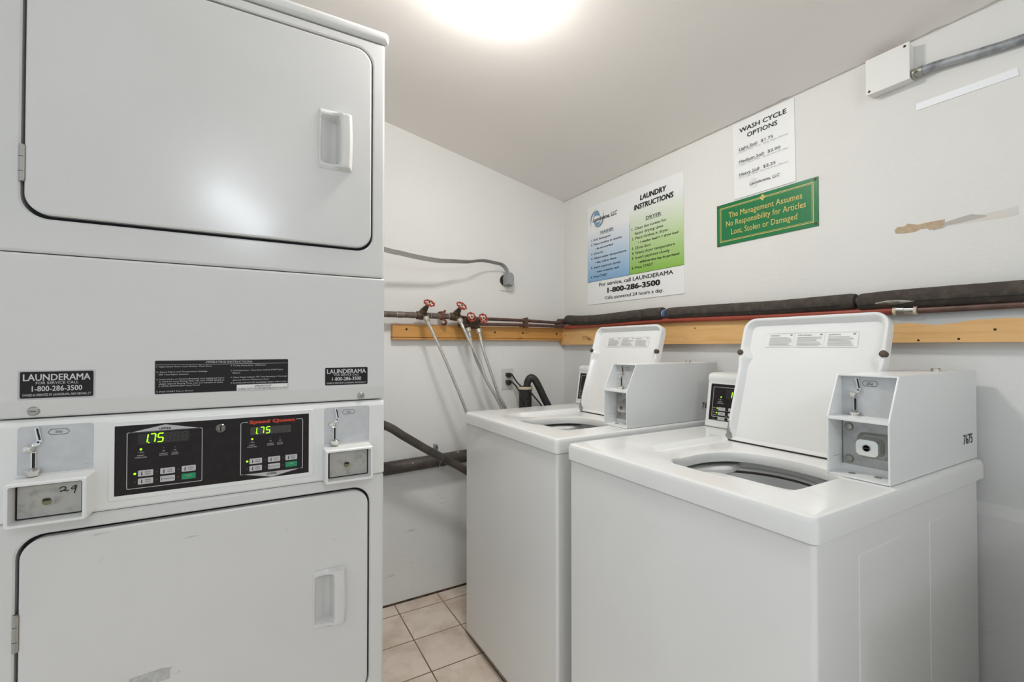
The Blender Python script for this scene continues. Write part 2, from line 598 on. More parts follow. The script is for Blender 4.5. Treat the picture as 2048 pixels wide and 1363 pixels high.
def cast(poly, c, a):
    """distance from c along angle a to the polygon (star-shaped about c)"""
    d = (math.cos(a), math.sin(a))
    best = None
    n = len(poly)
    for i in range(n):
        ax, ay = poly[i][0] - c[0], poly[i][1] - c[1]
        bx, by = poly[(i + 1) % n][0] - c[0], poly[(i + 1) % n][1] - c[1]
        ex, ey = bx - ax, by - ay
        den = d[0] * ey - d[1] * ex
        if abs(den) < 1e-12:
            continue
        t = (ax * ey - ay * ex) / den
        u = (ax * d[1] - ay * d[0]) / den
        if t > 1e-9 and -1e-6 <= u <= 1 + 1e-6:
            if best is None or t > best:
                best = t
    return best if best is not None else 0.001

def radial(polys, c, extra=0):
    """resample 2D polygons on one common set of angles about c"""
    A = set()
    for p in polys:
        for x, y in p:
            A.add(round(math.atan2(y - c[1], x - c[0]), 5))
    for i in range(extra):
        A.add(round(-PI + 2 * PI * i / extra, 5))
    A = sorted(A)
    A = [a for i, a in enumerate(A) if i == 0 or a - A[i - 1] > 1e-4]
    out = []
    for p in polys:
        out.append([(c[0] + cast(p, c, a) * math.cos(a), c[1] + cast(p, c, a) * math.sin(a)) for a in A])
    return out

def plate(mb, poly, m, to3, d):
    """flat plate: polygon through to3(u, v, w), face at w=d, sides down to w=0"""
    mb.loops([[to3(u, v, 0) for u, v in poly], [to3(u, v, d) for u, v in poly]], m, True, True)

def strip_frame(mb, poly_out, poly_in, m, to3, d):
    mb.loops([[to3(u, v, 0) for u, v in poly_out], [to3(u, v, d) for u, v in poly_out],
              [to3(u, v, d) for u, v in poly_in], [to3(u, v, 0) for u, v in poly_in]], m)

# ------------------------------------------------------------------ room shell
XR, YB, XL, YF = 1.556, 2.107, -1.35, -2.35
YC0 = -1.45      # the laundry corner is open to the rest of the basement behind the camera
def zc(x):
    return 2.0195 + 0.208 * (XR - x)
def struct(mb, name, smooth=False):
    return mb.build(name, smooth=smooth, kind='structure')
m = MB(); m.box((XL - .1, YF - .1, -.1), (XR + .1, YB + .1, 0), 'floor'); struct(m, 'floor')
m = MB(); m.prism([(XL - .1, YC0, zc(XL - .1)), (XR + .1, YC0, zc(XR + .1)), (XR + .1, YB + .1, zc(XR + .1)), (XL - .1, YB + .1, zc(XL - .1))], (0, 0, .12), 'ceiling'); struct(m, 'ceiling')
def end_wall(name, y0, y1):
    m = MB()
    m.prism([(XL, y0, 0), (XR, y0, 0), (XR, y0, zc(XR)), (XL, y0, zc(XL))], (0, y1 - y0, 0), 'wall_x')
    struct(m, name)
end_wall('wall_back', YB, YB + .1)
m = MB(); m.box((XR, YF - .1, 0), (XR + .1, YB + .1, zc(XR)), 'wall_y'); struct(m, 'wall_right')
# foundation ledge low on the right wall
m = MB(); m.prism([(XR, YF, 0), (XR - .016, YF, 0), (XR - .016, YF, .785), (XR - .012, YF, .80), (XR, YF, .812)], (0, YB - YF, 0), 'wall_y'); struct(m, 'trim_1')

# flaking plaster seam between ceiling and right wall, grimy joint at the foot of the back wall
M['seam'] = mat('flaking_plaster', (214, 208, 200), 0.8, c2=(150, 142, 132), nscale=55, lo=0.55, hi=0.72)
M['grime'] = mat('floor_joint_grime', (62, 48, 36), 0.9, c2=(104, 84, 64), nscale=40, lo=0.45, hi=0.7)
random.seed(11)
m = MB()
ys = [YC0 + i * .03 for i in range(int((YB - YC0) / .03) + 1)] + [YB - .001]
wd_ = [.0012 + (.010 if random.random() < .18 else .004) * random.random() for _ in ys]
m.loops([[(XR, y, zc(XR) - .0005 - w_ * .35) for y, w_ in zip(ys, wd_)] + [(XR - .0008, y, zc(XR) - .0004) for y in reversed(ys)],
         [(XR - .0010, y, zc(XR) - .0004 - w_ * .35) for y, w_ in zip(ys, wd_)] + [(XR - .0008 - w_, y, zc(XR - w_) - .0006) for y, w_ in reversed(list(zip(ys, wd_)))]], 'seam')
struct(m, 'trim_2')
m = MB(); m.prism([(-1.2, YB, 0), (-1.2, YB - .006, 0), (-1.2, YB - .004, .005), (-1.2, YB, .007)], (XR + 1.2 - .017, 0, 0), 'grime'); struct(m, 'trim_3')

# ------------------------------------------------------------------ ceiling light and added fill globes
LX, LY = .56, 1.09
LZ = zc(LX)
lamp = empty('ceiling_light', (LX, LY, LZ), 'flat white glass ceiling light glowing above the aisle', 'lamp')
m = MB(); m.lathe([(.052, -.012), (.052, .010), (.048, .014)], (0, 0, 0), (0, 0, -1), 'lamp_base', 32); m.build('base', lamp)
m = MB(); m.lathe([(.060, .010), (.078, .014), (.090, .024), (.092, .036), (.086, .050), (.070, .061), (.042, .068), (.010, .070)], (0, 0, 0), (0, 0, -1), 'bulb_glow', 32); m.build('glass_shade', lamp)
gl = empty('fill_globe_light', (-.07, -1.30, zc(-.07)), 'added two-globe fill light hanging unseen behind the camera', 'lamp')  # added fill lamp, out of view; placed to give the dryer door highlight too
m = MB(); m.lathe([(.09, -.005), (.09, .02), (.05, .03)], (0, 0, 0), (0, 0, -1), 'lamp_base'); m.tube([(0, 0, -.02), (-.088, 0, -.10)], .008, 'chrome'); m.tube([(0, 0, -.02), (.086, 0, -.25)], .008, 'chrome'); m.build('canopy', gl)
for gx, gz in ((-.088, -.187), (.086, -.327)):
    m = MB(); m.lathe([(.02, -.085), (.055, -.066), (.08, -.03), (.086, 0), (.08, .03), (.055, .066), (.02, .085)], (gx, 0, gz), (0, 0, 1), 'fill_globe_glow', 24); m.build('globe', gl)

# ------------------------------------------------------------------ stacked dryer
DX0, DX1, YD = -.394, .289, 1.14
dry = empty('stacked_dryer', (-.0525, YD + .35, 0), 'tall white two-door stacked coin dryer at the left', 'dryer')
DO = Vector((-.0525, YD + .35, 0))
def dbuild(mb, name, parent=None, label=None, smooth=True):
    bmesh.ops.translate(mb.bm, vec=-DO, verts=mb.bm.verts)
    return mb.build(name, parent or dry, smooth=smooth, label=label)
R_, U_ = (1, 0, 0), (0, 0, 1)
def dft(y):
    return lambda u, v, w_: Vector((u, y - w_, v))
m = MB()
m.box((DX0 + .001, YD + .033, .02), (DX1 - .001, YD + .70, 1.945), 'enamel', .006)
dbuild(m, 'cabinet')
for lx, ly in ((DX0 + .05, YD + .06), (DX1 - .05, YD + .06), (DX0 + .05, YD + .64), (DX1 - .05, YD + .64)):
    m = MB(); m.lathe([(.022, 0), (.022, .01), (.01, .012), (.01, .03)], (lx, ly, 0), (0, 0, 1), 'rubber', 16); dbuild(m, 'leveling_leg')
m = MB(); m.box((DX0 - .011, YD - .005, 1.9475), (.3, YD + .71, 1.9785), 'enamel', .012, 4); dbuild(m, 'top_panel')

def front_frame(name, x0, z0, x1, z1, dx0, dz0, dx1, dz1, r, gap_side, gap_b):
    """front sheet with a door hole, rolled outer edges and a rolled hole lip"""
    m = MB()
    outer = rrect(x0, z0, x1, z1, .004, 3)
    oin = rrect(x0 + .006, z0 + .006, x1 - .006, z1 - .006, .004, 3)
    hole = rrect(dx0 - gap_side, dz0 - gap_b, dx1 + gap_side * .8, dz1 + gap_side, r + .004, 8)
    lip = rrect(dx0 - gap_side - .003, dz0 - gap_b - .003, dx1 + gap_side * .8 + .003, dz1 + gap_side + .003, r + .006, 8)
    c = ((dx0 + dx1) / 2, (dz0 + dz1) / 2)
    P = radial([outer, oin, lip, hole], c)
    f = dft(YD)
    L = [[f(u, v, -.03) for u, v in P[0]], [f(u, v, -.004) for u, v in P[0]], [f(u, v, -.0012) for u, v in [(a[0] * .5 + b[0] * .5, a[1] * .5 + b[1] * .5) for a, b in zip(P[0], P[1])]],
         [f(u, v, 0) for u, v in P[1]], [f(u, v, 0) for u, v in P[2]], [f(u, v, -.002) for u, v in P[3]], [f(u, v, -.030) for u, v in P[3]]]
    m.loops(L, 'enamel')
    m.poly([f(u, v, -.0295) for u, v in hole], 'gap')
    return dbuild(m, name)

def door_handle(mb, x0, z0, x1, z1, y):
    """pull: deep scoop on the left, raised bowed grip with a bevelled outer edge on the right"""
    nu, nv = 44, 48
    def sm(t):
        t = max(0.0, min(1.0, t)); return t * t * (3 - 2 * t)
    vs = []
    for j in range(nv + 1):
        for i in range(nu + 1):
            u, v = i / nu, j / nv
            bow = .045 * (4 * v * (1 - v))
            h = .003 + .012 * sm((u - .35) / .35)
            h *= sm(u / .05) * sm((1 - u) / .13) * sm(v / .05) * sm((1 - v) / .05)
            uu, vv = (u - .05) / .55, (v - .085) / .83
            if 0 < uu < 1 and 0 < vv < 1:
                cav = (.12 + .88 * uu) * sm(uu / .06) * sm((1 - uu) / .10) * sm(vv / .07) * sm((1 - vv) / .07)
                h -= cav * .034
            x = x0 + (x1 - x0) * (u + bow * (u - .3))
            vs.append((x, y - h - .0006, z0 + (z1 - z0) * v))
    fs = []
    for j in range(nv):
        for i in range(nu):
            a = j * (nu + 1) + i
            fs.append((a, a + 1, a + nu + 2, a + nu + 1))
    mb.raw(vs, fs, 'enamel')

def dryer_door(x0, z0, x1, z1, r, hx0, hz0, hx1, hz1, scuffs, hinges):
    m = MB()
    f = dft(YD + .001)
    o = rrect(x0, z0, x1, z1, r, 8)
    i1 = rrect(x0 + .004, z0 + .004, x1 - .004, z1 - .004, r - .002, 8)
    hole = rrect(hx0 + .003, hz0 + .003, hx1 - .003, hz1 - .003, .003, 3)
    c = ((hx0 + hx1) / 2, (hz0 + hz1) / 2)
    P = radial([o, i1, hole], c)
    m.loops([[f(u, v, -.012) for u, v in P[0]], [f(u, v, .0015) for u, v in P[0]], [f(u, v, .004) for u, v in [((a[0] + b[0]) / 2, (a[1] + b[1]) / 2) for a, b in zip(P[0], P[1])]],
             [f(u, v, .005) for u, v in P[1]], [f(u, v, .005) for u, v in P[2]]], 'enamel')
    for sc in scuffs:
        m.poly([f(u, v, .0054) for u, v in sc], 'scuff')
    d = dbuild(m, 'door')
    m = MB(); door_handle(m, hx0, hz0, hx1, hz1, YD - .004); dbuild(m, 'handle', d)
    for hz in hinges:
        m = MB()
        m.tube([(x0 - .0035, YD - .001, hz), (x0 - .0035, YD - .001, hz + .066)], .0042, 'steel', 10)
        for k in (0.018, 0.044):
            m.ring((x0 - .0035, YD - .001, hz + k), (0, 0, 1), .0042, .0006, 'gap', 12, 6)
        m.box((x0 - .0015, YD - .0045, hz + .002), (x0 + .001, YD + .008, hz + .064), 'steel')
        dbuild(m, 'hinge', d)
    return d
M['scuff'] = mat('grey_scuff', (176, 176, 173), 0.45, c2=(196, 196, 193), nscale=90)
front_frame('upper_front_panel', DX0, 1.3605, DX1, 1.9445, -.352, 1.4297, .2558, 1.9165, .036, .006, .007)
front_frame('lower_front_panel', DX0, .022, DX1, .8765, -.352, .361, .2505, .846, .036, .006, .006)
dryer_door(-.352, 1.4297, .2558, 1.9165, .036, .136, 1.607, .2095, 1.746, [], (1.486, 1.86))
sc1 = [[(-.194, .5255), (-.135, .5285), (-.134, .548), (-.128, .549), (-.148, .553), (-.198, .549)],
       [(-.12, .800), (-.085, .803), (-.10, .8045)], [(-.245, .783), (-.24, .789), (-.237, .79)], [(-.255, .835), (-.225, .8375), (-.25, .8385)],
       [(.07, .78), (.078, .783), (.072, .784)], [(.17, .737), (.178, .742), (.172, .741)], [(-.13, .533), (-.117, .537), (-.118, .539)]]
dryer_door(-.352, .361, .2505, .846, .036, .129, .541, .2005, .6745, sc1, (.651, .41))
# middle service panel with a canted lower edge
m = MB()
m.prism([(DX0, YD + .03, 1.3585), (DX0, YD + .002, 1.3585), (DX0, YD - .0005, 1.355), (DX0, YD - .0005, 1.092), (DX0, YD + .0045, 1.065), (DX0, YD + .008, 1.0615), (DX0, YD + .03, 1.0615)], (DX1 - DX0, 0, 0), 'enamel', .0012, 2)
dbuild(m, 'service_panel')
for sx, sz in ((-.3373, 1.0741), (.234, 1.0712)):
    m = MB(); m.lathe([(.0085, -.004), (.0085, .001), (.0065, .003), (.002, .0036)], (sx, YD + .0025, sz), (0, -1, 0), 'steel', 16); m.box((sx - .004, YD - .0025, sz - .0007), (sx + .004, YD - .0009, sz + .0007), 'gap'); dbuild(m, 'screw')
# console (white control band) with raised surround
m = MB()
m.prism([(DX0, YD + .03, .8775), (DX0, YD + .003, .8775), (DX0, YD - .002, .882), (DX0, YD - .002, 1.047), (DX0, YD + .001, 1.055), (DX0, YD + .008, 1.059), (DX0, YD + .03, 1.059)], (DX1 - DX0, 0, 0), 'plastic', .0015, 2)
f = dft(YD - .002)
o1 = rrect(-.2335, .8935, .1285, 1.0475, .005); o2 = rrect(-.2315, .8955, .1265, 1.0455, .004); o3 = rrect(-.2235, .9033, .118, 1.0375, .001)
P = radial([o1, o2, o3], (-.05, .97))
m.loops([[f(u, v, 0) for u, v in P[0]], [f(u, v, .0022) for u, v in P[1]], [f(u, v, .0022) for u, v in P[2]], [f(u, v, .0005) for u, v in P[2]]], 'plastic')
con = dbuild(m, 'console')
YF_ = YD - .0027
m = MB()
f = dft(YF_)
m.poly([f(u, v, 0) for u, v in [(-.2237, .9031), (.1182, .9031), (.1182, 1.0377), (-.2237, 1.0377)]], 'fascia')
g = dft(YF_ - .0002)
strip_frame(m, rrect(-.2055, .9135, -.0837, 1.0235, .003), rrect(-.2043, .9147, -.0849, 1.0223, .002), 'silver_ink', g, .0002)
m.poly([g(u, v, .0002) for u, v in [(-.2035, 1.0225), (-.0855, 1.0225), (-.1455, 1.0350)]], 'silver_ink')
m.text('UPPER', (-.1455, YF_ - .0004, 1.0272), R_, U_, .0045, 'black', .019, bold=.015)
# lower machine frame, broken by the maker's name
lw = .0006
def seg(a, b):
    d = (Vector((b[0], 0, b[1])) - Vector((a[0], 0, a[1]))).normalized()
    n_ = Vector((-d.z, 0, d.x)) * lw
    A = Vector((a[0], YF_ - .0004, a[1])); B = Vector((b[0], YF_ - .0004, b[1]))
    m.raw([A - n_, B - n_, B + n_, A + n_], [(0, 1, 2, 3)], 'silver_ink')
for a, b in (((-.0022, 1.0271), (-.0130, 1.0271)), ((-.0130, 1.0271), (-.0158, 1.0245)), ((-.0158, 1.0245), (-.0158, .9158)), ((-.0158, .9158), (.1052, .9158)), ((.1052, .9158), (.1052, 1.0245)), ((.1052, 1.0245), (.1030, 1.0271)), ((.1030, 1.0271), (.0915, 1.0271))):
    seg(a, b)
m.poly([g(u, v, .0002) for u, v in [(-.0155, .9165), (.0438, .9039), (.1050, .9165)]], 'silver_ink')
m.text('LOWER', (.0437, YF_ - .0006, .9116), R_, U_, .0044, 'black', .019, bold=.015)
m.text('Speed Queen', (.0445, YF_ - .0004, 1.0272), R_, U_, .0076, 'red_ink', .0875, bold=.055)
for cx, cz, dx2, dx3 in ((-.1836, .0, -.148, -.1297), (.0052, .0, .0406, .0593)):
    m.text('/ 25c', (cx, YF_ - .0004, .9835), R_, U_, .0026, 'pale_ink', .009)
    m.text('INSERT', (cx, YF_ - .0004, .9775), R_, U_, .0024, 'pale_ink', .011)
    m.text('COINS/CARD', (cx, YF_ - .0004, .9735), R_, U_, .0024, 'pale_ink', .0185)
    for dx, wd, s1, s2 in ((dx2, .013, 'FABRIC', 'DRYING'), (dx3, .011, 'COOL', 'DOWN')):
        m.lathe([(.0011, 0), (.0011, .0003)], (dx, YF_, .9885), (0, -1, 0), 'dim_led', 10)
        m.tube([(dx - .002, YF_ - .0003, .9812), (dx + .002, YF_ - .0003, .9838)], .0005, 'grey_ink', 6)
        m.tube([(dx - .002, YF_ - .0003, .9838), (dx + .002, YF_ - .0003, .9812)], .0005, 'grey_ink', 6)
        m.text(s1, (dx, YF_ - .0004, .9775), R_, U_, .0021, 'pale_ink', wd)
        m.text(s2, (dx, YF_ - .0004, .9742), R_, U_, .0021, 'pale_ink', wd)
cp = dbuild(m, 'control_panel', con, 'black control panel with two dryer keypads', smooth=False)
def seven(mb, ch, cx, cz, h, wd, mtl, y, sl=.12):
    S = {'0': 'abcdef', '1': 'bc', '2': 'abged', '3': 'abgcd', '4': 'fgbc', '5': 'afgcd', '6': 'afgedc', '7': 'abc', '8': 'abcdefg', 'L': 'fed'}[ch]
    t = h * .062
    hh, hw = h / 2, wd / 2
    E_ = {'a': ((-hw, hh), (hw, hh)), 'g': ((-hw, 0), (hw, 0)), 'd': ((-hw, -hh), (hw, -hh)), 'f': ((-hw, 0), (-hw, hh)), 'b': ((hw, 0), (hw, hh)), 'e': ((-hw, -hh), (-hw, 0)), 'c': ((hw, -hh), (hw, 0))}
    for q in S:
        (ax, ay), (bx, by) = E_[q]
        if ay == by:
            P_ = [(ax + t * .4, ay - t), (bx - t * .4, ay - t), (bx - t * .4, ay + t), (ax + t * .4, ay + t)]
        else:
            P_ = [(ax - t, ay + t * .6), (ax + t, ay + t * .6), (ax + t, by - t * .6), (ax - t, by - t * .6)]
        mb.raw([(cx + u + sl * v, y, cz + v) for u, v in P_], [(0, 1, 2, 3)], mtl)
for name, wx0, wz0, wx1, wz1, win, ds, dm, hh in (('upper', -.1885, .9985, -.106, 1.0195, 'dim_window_dark', (-.1775, -.1655, -.1530), (-.1405, -.1273, -.114), .0165),
                                                  ('lower', .0019, .9988, .0807, 1.0152, 'dim_window', (.0105, .0240, .0358), (.048, .060, .072), .0135)):
    m = MB()
    m.poly([f(u, v, .0004) for u, v in [(wx0, wz0), (wx1, wz0), (wx1, wz1), (wx0, wz1)]], win)
    zz = (wz0 + wz1) / 2 + .0008
    for ch, x in zip('175', ds):
        seven(m, ch, x, zz, hh, hh * .5, 'led', YF_ - .0008)
    m.box((ds[0] + hh * .30, YF_ - .0009, zz - hh * .56), (ds[0] + hh * .42, YF_ - .0007, zz - hh * .44), 'led')
    for x in dm:
        seven(m, '8', x, zz, hh, hh * .45, 'dim_digit', YF_ - .0007)
    dbuild(m, 'display', con, 'lit green price display of the %s dryer' % name, smooth=False)
for kx, kw in (((-.1760, -.1413, -.1067), .0236), ((.0125, .0478, .0821), .0236)):
    for r_, kz in enumerate((.9423, .9268)):
        for c_, x in enumerate(kx):
            m = MB()
            green = (r_ == 1 and c_ == 2)
            plate(m, rrect(x - kw / 2, kz - .0058, x + kw / 2, kz + .0058, .0014, 3), 'green_key' if green else 'grey_key', f, .0008)
            if green:
                m.text('START', (x, YF_ - .0009, kz + .0012), R_, U_, .0022, 'grey_key', .010)
            elif r_ == 1 and c_ == 1:
                m.tube([(x - .0095, YF_ - .001, kz - .003), (x - .0095, YF_ - .001, kz + .003)], .0004, 'black', 5)
                m.text('DELICATES', (x + .0018, YF_ - .0009, kz), R_, U_, .0021, 'black', .0165)
            else:
                a, b = (('HIGH', 'TEMP'), ('LOW', 'TEMP'), ('NO', 'HEAT'))[c_] if r_ == 0 else ('MED', 'TEMP')
                m.tube([(x - .006, YF_ - .001, kz - .0035), (x - .006, YF_ - .001, kz + .0036)], lambda t: .0010 if t < .4 else .0006, 'black', 6)
                m.text(a, (x + .0035, YF_ - .0009, kz + .0022), R_, U_, .0022, 'black', .009)
                m.text(b, (x + .0035, YF_ - .0009, kz - .0018), R_, U_, .0022, 'black', .009)
            dbuild(m, 'button', con, 'green start button' if green else None, smooth=False)
for lx, lz, on_ in ((-.1838, .9892, 1), (-.1928, .9425, 1), (-.1928, .9268, 0), (-.1588, .9423, 0), (-.1588, .9268, 0), (-.1237, .9423, 0), (-.1237, .9268, 0),
                    (.0055, .9899, 1), (-.0037, .9429, 1), (-.0037, .9268, 0), (.0310, .9428, 0), (.0310, .9266, 0), (.0655, .9428, 0), (.0655, .9266, 0)):
    m = MB(); m.lathe([(.0021 if on_ else .0013, 0), (.0017 if on_ else .001, .0007)], (lx, YF_, lz), (0, -1, 0), 'led' if on_ else 'dim_led', 12)
    dbuild(m, 'indicator_light', con, 'lit green indicator' if on_ else None)
m = MB(); m.lathe([(.0094, 0), (.0094, .003), (.008, .0045), (.0065, .0045), (.006, .003), (.001, .003)], (-.0521, YF_, 1.019), (0, -1, 0), 'dark_chrome', 24); m.box((-.0535, YF_ - .0036, 1.0135), (-.0507, YF_ - .0028, 1.0245), 'gap_dark'); dbuild(m, 'key_lock', con)

def coin_slide_geo(m, F, ph, dark='gap_dark'):
    """coin drop: slanted slot with raised lip, bean button, return slot and cup. F(u, v, w) maps plate coordinates"""
    def bar(a, b, wd, z0, z1, mt):
        d = Vector((b[0] - a[0], b[1] - a[1])); d.normalize()
        n_ = Vector((-d.y, d.x)) * wd
        pts = [(a[0] - n_.x, a[1] - n_.y), (b[0] - n_.x, b[1] - n_.y), (b[0] + n_.x, b[1] + n_.y), (a[0] + n_.x, a[1] + n_.y)]
        m.loops([[F(u, v, z0) for u, v in pts], [F(u, v, z1) for u, v in pts]], mt, True, True)
    k = ph
    bar((.305 * k, .99 * k), (.36 * k, .66 * k), .040 * k, 0, .004, 'chrome')
    bar((.315 * k, .97 * k), (.362 * k, .72 * k), .016 * k, .003, .0046, dark)
    bar((.36 * k, .66 * k), (.25 * k, .60 * k), .040 * k, 0, .004, 'chrome')
    # bean-shaped push button
    c = (.20 * k, .545 * k)
    rr = .085 * k
    ls = []
    for sc_, h in ((1, 0), (1, .006), (.85, .010), (.45, .0125), (.1, .013)):
        ls.append([F(c[0] + rr * 1.15 * sc_ * math.cos(2 * PI * i / 20), c[1] + rr * sc_ * math.sin(2 * PI * i / 20), h) for i in range(20)])
    m.loops(ls, 'chrome', False, True)
    bar((.262 * k, .47 * k), (.262 * k, .12 * k), .042 * k, 0, .004, 'chrome')
    bar((.268 * k, .45 * k), (.268 * k, .13 * k), .024 * k, .003, .0046, dark)
    ls = []
    for sx_, v0, h in ((.15, .085, 0), (.15, .085, .012), (.12, .06, .016), (.10, .02, .016), (.09, -.01, .010), (.08, -.02, 0)):
        pass
    for (v0, rx, h) in ((.11, .13, .015), (.085, .14, .018), (.03, .11, .016), (-.03, .10, .014)):
        ls.append([F((.262 + rx * math.cos(2 * PI * i / 16)) * k, v0 * k, h * .5 + h * .5 * math.sin(2 * PI * i / 16)) for i in range(16)])
    m.loops(ls, 'chrome', True, True)
def hexa(m, F, cx, cy, w_, h_, t):
    o = [(cx - w_, cy), (cx - w_ * .72, cy - h_), (cx + w_ * .72, cy - h_), (cx + w_, cy), (cx + w_ * .72, cy + h_), (cx - w_ * .72, cy + h_)]
    i = [(cx + (u - cx) * t, cy + (v - cy) * (1 - (1 - t) * w_ / h_)) for u, v in o]
    m.raw([F(u, v, .0004) for u, v in o] + [F(u, v, .0004) for u, v in i], [(q, (q + 1) % 6, 6 + (q + 1) % 6, 6 + q) for q in range(6)], 'black')
YC = YD - .002
for x0, vx0, vx1, mark, side in ((-.356, -.3575, -.2525, '29', 'left'), (.151, .1475, .2525, '29', 'right')):
    m = MB()
    F = (lambda x0: lambda u, v, w_: Vector((x0 + u, YC - w_, .962 + v)))(x0)
    plate(m, rrect(0, 0, .102, .0855, (.001, .001, .006, .006)), 'alu', F, .0008)
    hexa(m, (lambda F: lambda u, v, w_: F(u, v, w_ + .0008))(F), .054, .073, .0150, .0052, .95)
    m.text('25¢', (x0 + .054, YC - .001, 1.0352), R_, U_, .0042, 'black', .0095)
    m.text('H2041', (x0 + .094, YC - .001, .972), R_, U_, .0014, 'grey_ink', .008)
    cpn = dbuild(m, 'coin_plate', con, 'aluminium coin slot plate on the %s' % side, smooth=False)
    m = MB()
    F2 = (lambda x0: lambda u, v, w_: Vector((x0 + u, YC - .0008 - w_, .963 + v)))(x0)
    coin_slide_geo(m, F2, .083)
    dbuild(m, 'coin_slide', con)
    m = MB()
    zb0, zb1 = .8815, .9575
    c = ((vx0 + vx1) / 2, (zb0 + zb1) / 2)
    back = rrect(vx0 - .001, zb0 - .001, vx1 + .001, zb1 + .001, .003, 4)
    front = rrect(vx0, zb0, vx1, zb1, .004, 4)
    fin = rrect(vx0 + .0018, zb0 + .0018, vx1 - .0018, zb1 - .0018, .003, 4)
    fi2 = rrect(vx0 + .0055, zb0 + .0055, vx1 - .0055, zb1 - .0055, .003, 4)
    inn = rrect(vx0 + .008, zb0 + .008, vx1 - .008, zb1 - .008, .002, 4)
    P = radial([back, front, fin, fi2, inn], c)
    fy = dft(YC)
    m.loops([[fy(u, v, 0) for u, v in P[0]], [fy(u, v, .046) for u, v in P[1]], [fy(u, v, .0485) for u, v in P[2]], [fy(u, v, .0485) for u, v in P[3]], [fy(u, v, .026) for u, v in P[4]]], 'plastic')
    vb = dbuild(m, 'coin_vault_housing', con)
    m = MB()
    m.poly([fy(u, v, .0265) for u, v in inn], 'gap_dark')
    plate(m, rrect(vx0 + .0115, zb0 + .011, vx1 - .011, zb1 - .0105, .0015, 3), 'alu_worn', dft(YC - .0265), .003)
    yv = YC - .0297
    m.lathe([(.0065, 0), (.0065, .0006), (.001, .0006)], (c[0] - .004, yv, c[1] - .002), (0, -1, 0), 'brassy', 16)
    m.box((c[0] - .009, yv - .001, c[1] - .001), (c[0] + .001, yv - .0004, c[1] + .003), 'gap_dark')
    if side == 'left':
        tx, tz = vx1 - .040, zb1 - .026
        ink = lambda pts: m.tube([(tx + a, yv - .0003, tz + b) for a, b in pts], .0009, 'black', 5, smooth=4)
        ink([(0, .006), (.004, .0085), (.008, .007), (.007, .003), (.001, .0005), (.003, .0015), (.012, .001)])
        ink([(.022, .009), (.017, .006), (.016, .003), (.019, .0025), (.0225, .0085), (.021, .001), (.0195, -.005)])
    else:
        tx, tz = vx1 - .032, zb1 - .028
        m.text('29', (tx + .004, yv, tz + .003), R_, U_, .0095, 'grey_ink', .012)
    dbuild(m, 'vault_plate', con, 'worn metal plate with a handwritten number')

def sticker_launderama(x0, z0, x1, z1, rim, where):
    m = MB()
    y = YD - .0006
    if rim:
        m.poly([Vector((u, y, v)) for u, v in rrect(x0 - .003, z0 - .003, x1 + .003, z1 + .0025, .003, 4)], 'silver_ink')
    m.poly([Vector((u, y - .0002, v)) for u, v in rrect(x0, z0, x1, z1, .0025, 4)], 'black_plate')
    W, H, cx = x1 - x0, z1 - z0, (x0 + x1) / 2
    for s_, v, h_, wd in (('LAUNDERAMA', .79, .26, .91), ('FOR SERVICE CALL', .575, .105, .58), ('1-800-286-3500', .36, .21, .68), ('OWNED & OPERATED BY LAUNDERAMA, NEW BRITAIN, CT', .12, .095, .93)):
        m.text(s_, (cx, y - .0003, z0 + H * v), R_, U_, H * h_, 'pale_ink', W * wd, bold=.018 if h_ > .2 else 0)
    dbuild(m, 'sticker', None, 'black service phone sticker on the %s' % where, smooth=False)
sticker_launderama(-.3545, 1.0975, -.2555, 1.1450, True, 'left')
sticker_launderama(.1524, 1.0995, .2492, 1.1408, False, 'right')
m = MB()
y = YD - .0006
x0, z0, x1, z1 = -.1645, 1.0945, .0756, 1.1632
m.poly([Vector((u, y, v)) for u, v in rrect(x0, z0, x1, z1, .0028, 4)], 'silver_ink')
m.poly([Vector((u, y - .0002, v)) for u, v in rrect(x0 + .0012, z0 + .0012, x1 - .0012, z1 - .0012, .002, 4)], 'black_plate')
W, H = x1 - x0, z1 - z0
def ot(s_, px, py, wd, cap=.0028, al='l', mt='pale_ink'):
    m.text(s_, (x0 + W * px, y - .0004, z1 - H * py), R_, U_, cap, mt, W * wd, al)
ot('-OPERATING INSTRUCTIONS-', .53, .075, .36, .0042, 'c')
m.poly([Vector((u, y - .0004, v)) for u, v in [(x0 + .002, z1 - H * .135 - .0005), (x1 - .002, z1 - H * .135 - .0005), (x1 - .002, z1 - H * .135), (x0 + .002, z1 - H * .135)]], 'pale_ink')
for t_, px, py, wd in (('1. Open Dryer Door, Load Clothes, Close Door', .015, .19, .385), ('2. Select Fabric and Temperature Settings', .015, .345, .35), ('OR Turn Fabric Selector', .03, .42, .205),
                       ('3. Insert Coins or Card as Required. Use Additional Coins', .015, .56, .475), ('or Card for more Drying Time. OR Turn TIMER KNOB to', .03, .625, .46), ('obtain desired Drying Time. Last 2-5 minutes of Cycle', .03, .69, .45), ('is COOL-DOWN (No Heat) Period', .03, .755, .28),
                       ('4. Push START Pad or Button', .015, .915, .25), ('5. To Stop Drying Cycle - OPEN Door', .54, .19, .275), ('6. To Restart Dryer - Close Door and Push START Pad or', .54, .345, .415), ('Button', .555, .42, .055),
                       ('7. When Display Indicates "00" Time Remaining or Panel Light', .54, .56, .45), ('goes out, Remove Clothes from Dryer', .555, .64, .285), ('IF CLOTHES ARE NOT DRY AS DESIRED, REPEAT STEPS 3 AND 4', .54, .735, .45)):
    ot(t_, px, py, wd)
m.poly([Vector((u, y - .0004, v)) for u, v in [(x0 + W * .585, z0 + .0015), (x1 - .0015, z0 + .0015), (x1 - .0015, z0 + H * .205), (x0 + W * .585, z0 + H * .205)]], 'white_ink')
y -= .0002
